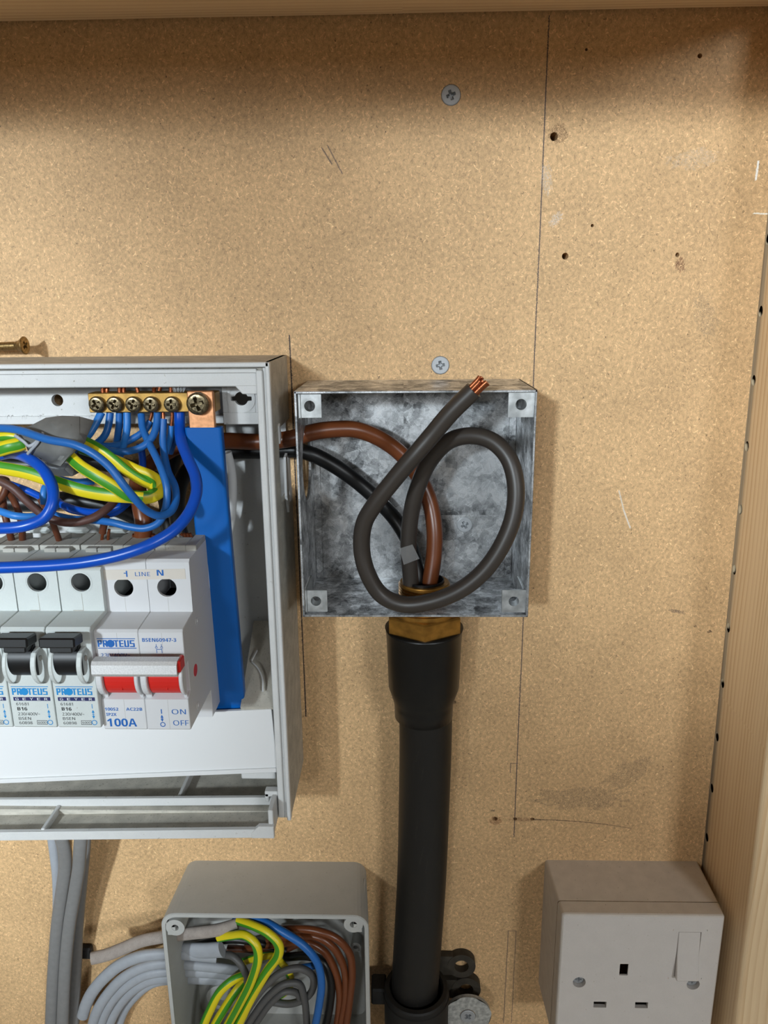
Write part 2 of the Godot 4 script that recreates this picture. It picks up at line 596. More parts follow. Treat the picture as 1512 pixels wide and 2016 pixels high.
func make_materials() -> void:
	mat("fibre_board", Color.WHITE, 0.62, 0.0, board_texture())
	mat("laminate", Color(0.88, 0.87, 0.84), 0.5)
	mat("board_core", Color(0.52, 0.38, 0.24), 0.9)
	mat("pine_post", Color(1, 1, 1), 0.6, 0.0, pine_texture(3, [[330, 560, 18, 30]], true), 0.2)
	mat("pine_beam", Color(1, 1, 1), 0.55, 0.0, pine_texture(17, [[505, 480, 40, 34], [300, 80, 30, 24]], false), 0.2)
	var zinc := mat("zinc", Color.WHITE, 1.0, 0.7, spangle(false), 0.085)
	zinc.roughness_texture = spangle(true)
	mat("zinc_edge", Color(0.84, 0.85, 0.85), 0.45, 0.75, noise(0.02, Color(0.7, 0.7, 0.7), Color(1, 1, 1), 5), 0.05)
	mat("unit_plastic", Color.WHITE, 0.42, 0.0, speck_texture(Color(0.80, 0.80, 0.795), 160, Color(0.4, 0.36, 0.3), 21, 0.02), 0.14)
	mat("unit_dusty", Color.WHITE, 0.75, 0.0, speck_texture(Color(0.72, 0.70, 0.655), 4200, Color(0.38, 0.36, 0.33), 22, 0.12), 0.12)
	mat("strip_plastic", Color(0.84, 0.84, 0.84), 0.38)
	mat("breaker_plastic", Color.WHITE, 0.5, 0.0, speck_texture(Color(0.765, 0.785, 0.775), 60, Color(0.5, 0.48, 0.42), 23, 0.015), 0.1)
	mat("breaker_top", Color.WHITE, 0.7, 0.0, speck_texture(Color(0.66, 0.65, 0.62), 900, Color(0.4, 0.38, 0.34), 24, 0.08), 0.1)
	mat("switch_plastic", Color(0.80, 0.80, 0.805), 0.45)
	mat("label_paper", Color(0.81, 0.78, 0.74), 0.35)
	mat("black_plastic", Color(0.045, 0.047, 0.055), 0.42)
	mat("red_plastic", Color(0.80, 0.13, 0.10), 0.4)
	mat("blue_print", Color(0.04, 0.36, 0.66), 0.6)
	mat("sky_print", Color(0.06, 0.50, 0.74), 0.6)
	mat("navy_print", Color(0.13, 0.14, 0.34), 0.6)
	mat("black_print", Color(0.1, 0.1, 0.11), 0.6)
	mat("white_print", Color(0.9, 0.9, 0.9), 0.6)
	mat("steel_bar", Color(0.93, 0.93, 0.93), 0.5, 0.6, noise(0.12, Color(0.88, 0.88, 0.88), Color(1, 1, 1), 6), 0.03)
	mat("screw_zinc", Color(0.66, 0.67, 0.68), 0.5, 0.35)
	mat("screw_gold", Color(0.72, 0.60, 0.40), 0.33, 0.9, noise(0.05, Color(0.6, 0.6, 0.6), Color(1, 1, 1), 7), 0.02)
	mat("screw_nickel", Color(0.62, 0.56, 0.44), 0.32, 0.9, noise(0.05, Color(0.5, 0.5, 0.5), Color(1, 1, 1), 12), 0.02)
	mat("brass", Color(0.76, 0.60, 0.33), 0.42, 0.85, noise(0.02, Color(0.72, 0.72, 0.72), Color(1, 1, 1), 8), 0.04)
	mat("gland_brass", Color(0.80, 0.58, 0.26), 0.4, 0.75, noise(0.02, Color(0.6, 0.6, 0.6), Color(1, 1, 1), 9), 0.05)
	mat("copper", Color(0.80, 0.48, 0.32), 0.36, 0.9, noise(0.05, Color(0.72, 0.7, 0.7), Color(1, 1, 1), 10), 0.02)
	mat("copper_bar", Color(0.93, 0.68, 0.50), 0.42, 0.75, noise(0.03, Color(0.8, 0.78, 0.75), Color(1, 1, 1), 11), 0.03)
	mat("blue_wire", Color(0.12, 0.39, 0.68), 0.4)
	mat("pale_blue_wire", Color(0.16, 0.47, 0.78), 0.42)
	mat("royal_wire", Color(0.0, 0.29, 0.71), 0.3)
	mat("blue_sleeve", Color(0.0, 0.36, 0.68), 0.36)
	mat("umber_wire", Color(0.33, 0.215, 0.19), 0.5)
	mat("brown_wire", Color(0.36, 0.19, 0.11), 0.42)
	mat("tail_brown", Color(0.43, 0.225, 0.11), 0.33)
	mat("tail_black", Color(0.045, 0.045, 0.05), 0.4)
	mat("tail_grey", Color(0.215, 0.19, 0.17), 0.42)
	mat("earth", Color.WHITE, 0.4, 0.0, stripe_texture())
	mat("sheath_grey", Color.WHITE, 0.5, 0.0, speck_texture(Color(0.475, 0.47, 0.465), 300, Color(0.62, 0.6, 0.58), 25, 0.05), 0.05)
	mat("sheath_pale", Color.WHITE, 0.5, 0.0, speck_texture(Color(0.62, 0.635, 0.66), 300, Color(0.75, 0.75, 0.76), 26, 0.04), 0.05)
	mat("sheath_dusty", Color.WHITE, 0.9, 0.0, speck_texture(Color(0.62, 0.58, 0.55), 9000, Color(0.40, 0.34, 0.30), 27, 0.1), 0.05)
	mat("tape_grey", Color(0.45, 0.45, 0.44), 0.55, 0.0, noise(0.02, Color(0.86, 0.86, 0.86), Color(1, 1, 1), 13), 0.04)
	mat("grey_wire", Color(0.33, 0.325, 0.32), 0.5)
	mat("black_rubber", Color(0.032, 0.031, 0.032), 0.38, 0.0, noise(0.01, Color(0.75, 0.75, 0.75), Color(1, 1, 1), 14), 0.08)
	mat("armour_black", Color.WHITE, 0.5, 0.0, scuff_texture(), 0.16)
	mat("cleat_black", Color(0.09, 0.085, 0.08), 0.65, 0.0, noise(0.02, Color(0.7, 0.68, 0.65), Color(1, 1, 1), 15), 0.05)
	mat("cleat_dusty", Color(0.25, 0.225, 0.185), 0.75, 0.0, noise(0.02, Color(0.7, 0.68, 0.65), Color(1, 1, 1), 15), 0.05)
	mat("washer_zinc", Color(0.78, 0.78, 0.76), 0.6, 0.25, noise(0.03, Color(0.72, 0.72, 0.72), Color(1, 1, 1), 16), 0.03)
	mat("box_plastic", Color.WHITE, 0.5, 0.0, speck_texture(Color(0.70, 0.70, 0.685), 300, Color(0.5, 0.47, 0.42), 28, 0.02), 0.14)
	mat("socket_plastic", Color.WHITE, 0.42, 0.0, speck_texture(Color(0.83, 0.805, 0.785), 90, Color(0.55, 0.5, 0.45), 29, 0.015), 0.12)
	mat("socket_dusty", Color.WHITE, 0.65, 0.0, speck_texture(Color(0.80, 0.77, 0.735), 240, Color(0.33, 0.26, 0.2), 30, 0.04), 0.1)
	mat("clear_film", Color(0.9, 0.9, 0.9, 0.1), 0.15)
	M.clear_film.transparency = BaseMaterial3D.TRANSPARENCY_ALPHA
	mat("plaster", Color(0.74, 0.69, 0.62), 0.9, 0.0, noise(0.01, Color(0.9, 0.9, 0.9), Color(1, 1, 1), 18), 1.0)
	mat("floor_board", Color(0.80, 0.77, 0.72), 0.8, 0.0, noise(0.01, Color(0.8, 0.8, 0.8), Color(1, 1, 1), 19), 1.0)
	mat("lamp_metal", Color(0.85, 0.85, 0.85), 0.5)
	var glow := mat("lamp_glow", Color(1, 1, 1), 0.6)
	glow.emission_enabled = true
	glow.emission = Color(1.0, 0.95, 0.88)
	glow.emission_energy_multiplier = 6.0


func scuff_texture() -> ImageTexture:
	var n := 512
	var im := Image.create(n, n, false, Image.FORMAT_RGB8)
	im.fill(Color(0.075, 0.068, 0.062))
	var r := RandomNumberGenerator.new()
	r.seed = 31
	for i in 260:
		var x := r.randf() * n
		var y := r.randf() * n
		var len := r.randi_range(4, 34)
		var k := r.randf_range(0.05, 0.4)
		var lean := r.randf_range(-0.25, 0.05)
		for s in len:
			var px := int(x + lean * s) & 511
			var py := int(y + s) & 511
			im.set_pixel(px, py, im.get_pixel(px, py).lerp(Color(0.45, 0.42, 0.39), k * r.randf()))
			if k > 0.25: im.set_pixel((px + 1) & 511, py, im.get_pixel((px + 1) & 511, py).lerp(Color(0.45, 0.42, 0.39), k * 0.6 * r.randf()))
	return ImageTexture.create_from_image(im)


# ---------------------------------------------------------------- lettering
# fits the words into a box: left x, baseline y, width, cap height, at height z off the board
func words(m: MB, s: String, x: float, y: float, width: float, cap: float, z: float, bold := false) -> void:
	var font := SystemFont.new()
	font.font_names = PackedStringArray(["Droid Sans"])
	if bold: font.font_weight = 700
	var tm := TextMesh.new()
	tm.text = s
	tm.font = font
	tm.font_size = 32
	tm.pixel_size = 0.01
	tm.depth = 0.02
	tm.curve_step = 2.0
	tm.horizontal_alignment = HORIZONTAL_ALIGNMENT_LEFT
	var a := tm.surface_get_arrays(0)
	var pts: PackedVector3Array = a[Mesh.ARRAY_VERTEX]
	var idx: PackedInt32Array = a[Mesh.ARRAY_INDEX]
	var lo := Vector3.INF
	var hi := -Vector3.INF
	for p in pts:
		lo = lo.min(p)
		hi = hi.max(p)
	var sx := width / (hi.x - lo.x)
	var sy := cap / (hi.y - lo.y)
	for i in range(0, idx.size(), 3):
		var q := []
		for k in 3:
			var p := pts[idx[i + k]] - lo
			q.append(Vector3(x + p.x * sx, y + p.y * sy, z + p.z * 2.0))
		m.flat(q[0], q[2], q[1])


func bar(m: MB, x0: float, y0: float, x1: float, y1: float, z: float) -> void:
	stroke = (stroke + 1) % 9
	m.box(Vector3(x0, y0, z - 0.02), Vector3(x1, y1, z + 0.03 + 0.004 * stroke), 0.0)


func round_ring(m: MB, x: float, y: float, r: float, w: float, z: float) -> void:
	m.ring_face(Vector3(x, y, z), Vector3.RIGHT, Vector3.UP, Vector3.BACK, func(_a): return r, func(_a): return r - w, 0.0, 24)


func brand(m: MB, x: float, y: float, w: float, cap: float, z: float) -> void:
	# heavy block capitals with a solid round O
	var u := w / 7.1
	var st := u * 0.3
	var O := cap / 2
	# P
	bar(m, x, y, x + st, y + cap, z); bar(m, x, y + cap - st * 0.7, x + u * 0.8, y + cap, z); bar(m, x + u * 0.55, y + cap * 0.45, x + u * 0.82, y + cap, z); bar(m, x, y + cap * 0.36, x + u * 0.7, y + cap * 0.56, z)
	# R
	var a := x + u * 0.98
	bar(m, a, y, a + st, y + cap, z); bar(m, a, y + cap - st * 0.7, a + u * 0.8, y + cap, z); bar(m, a + u * 0.55, y + cap * 0.45, a + u * 0.82, y + cap, z); bar(m, a, y + cap * 0.36, a + u * 0.7, y + cap * 0.56, z)
	m.prism(PackedVector2Array([Vector2(a + u * 0.35, y + cap * 0.4), Vector2(a + u * 0.62, y), Vector2(a + u * 0.95, y), Vector2(a + u * 0.65, y + cap * 0.4)]), Vector3(0, 0, z), Vector3.RIGHT, Vector3.UP, Vector3.BACK, 0, 0.04)
	m.lathe(Vector3(x + u * 2.45, y + O, z - 0.02), Vector3.BACK, [[0, 0], [O * 1.12, 0], [O * 1.12, 0.06], [0, 0.06]], 24)
	# T E U S
	a = x + u * 3.0
	bar(m, a, y + cap - st * 0.7, a + u, y + cap, z); bar(m, a + u * 0.36, y, a + u * 0.36 + st, y + cap, z)
	a = x + u * 4.1
	bar(m, a, y, a + st, y + cap, z)
	for k in 3: bar(m, a, y + k * (cap - st * 0.65) / 2, a + u * 0.8, y + k * (cap - st * 0.65) / 2 + st * 0.65, z)
	a = x + u * 5.05
	bar(m, a, y, a + st, y + cap, z); bar(m, a + u * 0.6, y, a + u * 0.6 + st, y + cap, z); bar(m, a, y, a + u * 0.9, y + st * 0.7, z)
	a = x + u * 6.1
	for k in 3: bar(m, a, y + k * (cap - st * 0.65) / 2, a + u * 0.92, y + k * (cap - st * 0.65) / 2 + st * 0.65, z)
	bar(m, a, y + cap / 2, a + st, y + cap, z); bar(m, a + u * 0.64, y, a + u * 0.92, y + cap / 2, z)


func arrows(m: MB, x: float, y0: float, y1: float, z: float) -> void:
	var mid := (y0 + y1) / 2
	bar(m, x - 0.12, y0 + 0.5, x + 0.12, y1 - 0.5, z)
	for s in [[y0, -1.0], [y1, 1.0]]:
		m.prism(PackedVector2Array([Vector2(x - 0.6, s[0] - s[1] * 1.3), Vector2(x + 0.6, s[0] - s[1] * 1.3), Vector2(x, s[0])]), Vector3(0, 0, z), Vector3.RIGHT, Vector3.UP, Vector3.BACK, 0, 0.04)
	bar(m, x - 0.5, mid - 0.1, x + 0.5, mid + 0.1, z)


# ---------------------------------------------------------------- screws
func cross_outline(len: float, wid: float, turn: float) -> Callable:
	return func(a: float) -> float:
		var c := maxf(absf(cos(a - turn)), 1e-4)
		var s := maxf(absf(sin(a - turn)), 1e-4)
		return maxf(minf(len / c, wid / s), minf(len / s, wid / c))


# a flat or domed head with a cross recess, facing along N
func head(m: MB, o: Vector3, N: Vector3, r: float, thick: float, turn: float, dome := 0.0, slot := 0.44, recess: MB = null) -> void:
	N = N.normalized()
	var U := N.cross(Vector3(0.2, -0.9, 0.31)).normalized()
	if absf(N.z) > 0.9: U = Vector3.RIGHT
	var V := N.cross(U).normalized()
	var rim := r * (0.9 if dome <= 0 else 0.62)
	var cut := cross_outline(r * slot * 1.15, r * 0.17, turn)
	m.ring_face(o + N * dome, U, V, N, func(_a): return rim, cut, 0.0 if recess else r * 0.5, 72, 0.45)
	if recess: recess.ring_face(o + N * (dome - 0.02), U, V, N, func(a): return cut.call(a) * 1.03, cut, r * 0.55, 72, 0.5)
	if dome > 0.0:
		m.lathe(o, N, [[r * 0.7, -thick], [r, -thick], [r, 0.0], [r * 0.95, dome * 0.5], [r * 0.82, dome * 0.85], [rim, dome]], 32)
	else:
		m.lathe(o, N, [[r * 0.5, -thick], [r, -r * 0.12], [r, -r * 0.05], [rim, 0]], 32)


func board_screw(p: Vector3, turn: float, label: String, r := 4.2) -> void:
	var m := MB.new()
	var k := MB.new()
	head(m, p, Vector3.BACK, r, 3.0, turn, 0.0, 0.44, k)
	var o := tag(obj("countersunk_screw", m, M.screw_zinc), label, "screw", "screws driven into the board")
	obj("cross_recess", k, M.screw_zinc, o)


# ---------------------------------------------------------------- wires
func wire(called: String, label: String, pts: Array, r: float, m: Material, group := "", flat := 1.0, twist := 0.0, lead := 0.0, category := "wire") -> Node3D:
	var b := MB.new()
	b.tube(pts, r, flat, 16, 9, twist, -1.0, lead)
	return tag(obj(called, b, m), label, category, group)


func copper_end(parent: Node, pts: Array, r: float) -> void:
	var b := MB.new()
	b.tube(pts, r, 1.0, 10, 4)
	tag(obj("bare_copper_end", b, M.copper, parent), "bare copper end")


func _ready() -> void:
	set_camera_and_light()
	make_materials()
	build_room()
	build_bench()
	build_board()
	build_unit()
	build_breakers()
	build_switch()
	build_neutral_link()
	build_unit_wires()
	build_steel_box()
	build_gland()
	build_tails()
	build_grey_cables()
	build_junction_box()
	build_socket()
	build_loose_bits()


func set_camera_and_light() -> void:
	lens_basis = Basis(Vector3.UP, deg_to_rad(1.55)) * Basis(Vector3.RIGHT, deg_to_rad(-15.0)) * Basis(Vector3.BACK, deg_to_rad(-0.56))
	var cam := Camera3D.new()
	cam.name = "camera"
	cam.fov = rad_to_deg(2.0 * atan(1008.0 / FOCAL))
	cam.near = 0.01
	cam.far = 20.0
	add_child(cam)
	cam.transform = Transform3D(lens_basis, metres(Vector3(0, 0, STANDOFF)))
	cam.current = true
	var e := Environment.new()
	e.background_mode = Environment.BG_COLOR
	e.background_color = Color(0, 0, 0)
	e.tonemap_mode = Environment.TONE_MAPPER_LINEAR
	e.tonemap_exposure = 1.0
	e.sdfgi_enabled = true
	e.ssao_enabled = true
	e.ssil_enabled = true
	var we := WorldEnvironment.new()
	we.name = "environment"
	we.environment = e
	add_child(we)
	# a two-headed work lamp on a stand behind the photographer, and two ceiling lamps farther back
	work_lamp(Vector3(-680, 370, 1800))
	flood_lamp(Vector3(1050, 540, 2300), 420, 2.4, Color(0.94, 0.975, 1.0), "large square lamp under the ceiling toward the right wall")
	flood_lamp(Vector3(-740, 540, 3600), 420, 2.4, Color(0.94, 0.975, 1.0), "large square lamp under the ceiling at the far end of the room")


func work_lamp(p: Vector3) -> void:
	make_materials_for_lamps()
	var t := thing("work_lamp", "two-headed work lamp on a floor stand turned to the board", "lamp", Vector3(p.x, -EYE, p.z + 60))
	var b := MB.new()
	b.lathe(Vector3(p.x, 0, p.z + 60), Vector3.UP, [[0, -EYE + 60], [12, -EYE + 60], [12, p.y - 60], [0, p.y - 60]], 16)
	obj("pole", b, M.lamp_metal, t)
	b = MB.new()
	b.box(Vector3(p.x - 110, p.y - 75, p.z + 48), Vector3(p.x + 110, p.y - 55, p.z + 72), 3.0)
	obj("cross_bar", b, M.lamp_metal, t)
	for k in 3:
		b = MB.new()
		var d := Vector3(cos(k * TAU / 3 + 0.4), 0, sin(k * TAU / 3 + 0.4))
		var o := Vector3(p.x, 0, p.z + 60)
		b.tube([o + Vector3(0, -EYE + 420, 0), o + d * 330 + Vector3(0, -EYE + 9, 0)], 9, 1.0, 12, 2)
		obj("leg", b, M.lamp_metal, t)
	# each head: where it stands, where it points, energy, half angle of its beam
	for h in [[p + Vector3(-80, 0, 0), Vector3(-345, -140, 0), 4.8, 11.3], [p + Vector3(80, 0, 0), Vector3(190, 5, 0), 3.1, 8.0]]:
		var aim: Vector3 = (h[1] - h[0]).normalized()
		b = MB.new()
		b.lathe(h[0], aim, [[0, -90], [25, -90], [34, -60], [62, -6], [64, 0], [61, 0], [59, -5], [0, -6]], 32)
		var head_part := obj("lamp_head", b, M.lamp_metal, t)
		b = MB.new()
		b.lathe(h[0], aim, [[59, -4.0], [58, -3.0], [0, -3.0]], 32)
		obj("lens", b, M.lamp_glow, head_part)
		var l := SpotLight3D.new()
		l.name = "lamp"
		l.light_energy = h[2]
		l.light_color = Color(0.91, 0.965, 1.0)
		l.light_size = 0.06
		l.spot_angle = h[3]
		l.spot_angle_attenuation = 1.0
		l.spot_range = 8.0
		l.spot_attenuation = 2.0
		l.shadow_enabled = true
		t.add_child(l, true)
		l.look_at_from_position(metres(h[0] + aim * 2), metres(h[1]), Vector3.UP)


func flood_lamp(p: Vector3, size: float, energy: float, c: Color, label: String) -> void:
	var t := thing("ceiling_lamp", label, "lamp", p, "lamps under the ceiling")
	var aim := (Vector3(0, -450, 300) - p).normalized()
	var U := Vector3.UP.cross(aim).normalized()
	var V := aim.cross(U)
	var h := size / 2
	var sq := PackedVector2Array([Vector2(-h - 12, -h - 12), Vector2(h + 12, -h - 12), Vector2(h + 12, h + 12), Vector2(-h - 12, h + 12)])
	var b := MB.new()
	b.prism(sq, p, U, V, aim, -50, -3, 2.0)
	b.lathe(p - aim * 30, Vector3.UP, [[14, 0], [14, 600 - p.y + aim.y * 30]], 16)
	obj("housing", b, M.lamp_metal, t)
	var g := MB.new()
	g.prism(PackedVector2Array([Vector2(-h, -h), Vector2(h, -h), Vector2(h, h), Vector2(-h, h)]), p, U, V, aim, -3, 0, 0.5)
	obj("diffuser", g, M.lamp_glow, t)
	var l := AreaLight3D.new()
	l.name = "lamp"
	l.area_size = Vector2(size, size) * 0.001
	l.light_energy = energy
	l.light_color = c
	l.shadow_enabled = true
	l.area_range = 8.0
	l.area_attenuation = 2.0
	t.add_child(l)
	l.position = aim * 0.004
	l.basis = Basis(U, V, -aim) if U.cross(V).dot(-aim) > 0 else Basis(-U, V, -aim)


func make_materials_for_lamps() -> void:
	mat("lamp_metal", Color(0.85, 0.85, 0.85), 0.5)
	var glow := mat("lamp_glow", Color(1, 1, 1), 0.6)
	glow.emission_enabled = true
	glow.emission = Color(1.0, 0.95, 0.88)
	glow.emission_energy_multiplier = 3.0


func slab(called: String, lo: Vector3, hi: Vector3, m: Material) -> void:
	var b := MB.new()
	b.box(lo, hi, 0.0)
	tag(obj(called, b, m), "", "", "", "structure")


func build_room() -> void:
	var f := -EYE
	var c := 600.0
	slab("wall_back", Vector3(-1600, f, -120), Vector3(1600, c, -18), M.plaster)
	slab("wall_left", Vector3(-1700, f, -120), Vector3(-1600, c, 4300), M.plaster)
	slab("wall_right", Vector3(1600, f, -120), Vector3(1700, c, 4300), M.plaster)
	slab("wall_front", Vector3(-1600, f, 4200), Vector3(1600, c, 4300), M.plaster)
	slab("floor", Vector3(-1700, f - 100, -120), Vector3(1700, f, 4300), M.floor_board)
	slab("ceiling", Vector3(-1700, c, -120), Vector3(1700, c + 100, 4300), M.plaster)


func build_bench() -> void:
	# a pale worktop stands under the board, below the picture
	var t := thing("workbench", "pale laminate workbench standing below the board", "workbench", Vector3(0, -EYE, 300))
	var b := MB.new()
	b.box(Vector3(-900, -660, -17), Vector3(900, -620, 620), 2.0)
	obj("worktop", b, M.laminate, t)
	for x in [-860, 860]:
		for z in [20, 580]:
			b = MB.new()
			b.box(Vector3(x - 25, -EYE, z - 25), Vector3(x + 25, -660, z + 25), 1.0)
			obj("leg", b, M.lamp_metal, t)


func board_edge(y: float) -> float:
	return 165.2 - 0.0125 * (y + 130.0)


func build_board() -> void:
	var b := MB.new()
	b.holed(Vector3.ZERO, Vector3.RIGHT, Vector3.UP, BX0, BX1, BY0, BY1, [
		[66.4, 72.0, 1.7, 1.8, 12.0], [73.9, 22.0, 1.5, 1.5, 12.0], [124.6, 22.0, 0.9, 1.0, 9.0],
		[50.5, -276.2, 1.3, 1.2, 10.0], [61.5, -276.2, 1.2, 0.9, 8.0], [71.1, -276.2, 1.2, 0.9, 8.0],
		[21.0, 89.2, 4.35, 4.35, 8.0], [17.5, -26.6, 4.35, 4.35, 8.0], [30.3, -105.0, 3.6, 3.6, 8.0], [-21.8, -54.2, 3.2, 3.2, 8.0],
		[126.9, 102.7, 1.0, 1.0, 8.0], [85.4, 35.0, 0.7, 0.7, 6.0], [78.6, 105.9, 0.6, 0.6, 6.0]])
	for i in b.v.size():
		if b.v[i].x > BX1 - 0.01: b.v[i].x = board_edge(b.v[i].y)
	# texture coordinates across the face
	for i in b.v.size():
		b.t[i] = Vector2((b.v[i].x - BX0) / (BX1 - BX0), (BY1 - b.v[i].y) / (BY1 - BY0))
	var t := thing("fibre_board", "tan pressed fibre board that everything is mounted on, pencil lined and drilled", "board", Vector3(-66, BY0, -9))
	obj("face", b, M.fibre_board, t)
	var k := MB.new()
	var h := [Vector3(BX0, BY0, 0), Vector3(board_edge(BY0), BY0, 0), Vector3(board_edge(BY1), BY1, 0), Vector3(BX0, BY1, 0)]
	var d := Vector3(0, 0, -18)
	for i in 4: k.quad(h[(i + 1) % 4], h[i], h[i] + d, h[(i + 1) % 4] + d)
	k.quad(h[3] + d, h[2] + d, h[1] + d, h[0] + d)
	obj("sawn_edge", k, M.board_core, t)
	# pine post on the right with a row of drilled holes beside the board's edge
	var s := MB.new()
	var holes := []
	for i in 14:
		holes.append([-0.6, 60.0 - 31.6 * i, 2.1, 2.5, 0.15, 1])
	var px := 166.8
	s.holed(Vector3(px, 0, 0), Vector3(0, 0, 1), Vector3.UP, -16.0, 49.5, -560, 260, holes, 1.2)
	var edge := PackedVector2Array()
	for i in 7:
		var a := PI - PI / 2 * i / 6.0
		edge.append(Vector2(px + 3.0 + cos(a) * 3.0, 49.5 + sin(a) * 3.0))
	edge.append(Vector2(px + 60, 52.5)); edge.append(Vector2(px + 60, -16)); edge.append(Vector2(px + 3.0, -16)); edge.append(Vector2(px + 3.0, 49.5))
	for i in 9:
		s.quad(Vector3(edge[i].x, -560, edge[i].y), Vector3(edge[i + 1].x, -560, edge[i + 1].y), Vector3(edge[i + 1].x, 260, edge[i + 1].y), Vector3(edge[i].x, 260, edge[i].y))
	for y in [-560.0, 260.0]:
		for i in 9:
			s.flat(Vector3(px + 3.0, y, 0), Vector3(edge[i].x, y, edge[i].y), Vector3(edge[i + 1].x, y, edge[i + 1].y))
		s.quad(Vector3(px, y, -16), Vector3(px + 3.0, y, -16), Vector3(px + 3.0, y, 49.5), Vector3(px, y, 49.5))
	s.quad(Vector3(px, -560, -16), Vector3(px + 3.0, -560, -16), Vector3(px + 3.0, 260, -16), Vector3(px, 260, -16))
	for i in s.v.size(): s.v[i].x += board_edge(s.v[i].y) - 165.2
	tag(obj("timber_post", s, M.pine_post), "upright planed pine post along the right edge of the board", "timber")
	# pine beam across the top; its underside meets the board
	var e := MB.new()
	var by := 120.0
	var pts := PackedVector2Array()
	for i in 7:
		var a := PI + PI / 2 * i / 6.0
		pts.append(Vector2(3.0 + cos(a) * 2.6, by + 2.6 + sin(a) * 2.6))
	for i in 7:
		var a := PI * 1.5 + PI / 2 * i / 6.0
		pts.append(Vector2(247.0 + cos(a) * 3.0, by + 3.0 + sin(a) * 3.0))
	pts.append(Vector2(250, by + 45)); pts.append(Vector2(0.4, by + 45))
	e.prism(pts, Vector3.ZERO, Vector3.BACK, Vector3.UP, Vector3.LEFT, -px, 420)
	tag(obj("timber_shelf", e, M.pine_beam), "planed pine shelf board running across above the fibre board", "timber")
	board_screw(Vector3(21.0, 89.2, 0.25), 0.35, "silver cross-head screw high on the board below the pine shelf")
	board_screw(Vector3(17.5, -26.6, 0.25), 0.15, "silver cross-head screw just above the galvanised box")


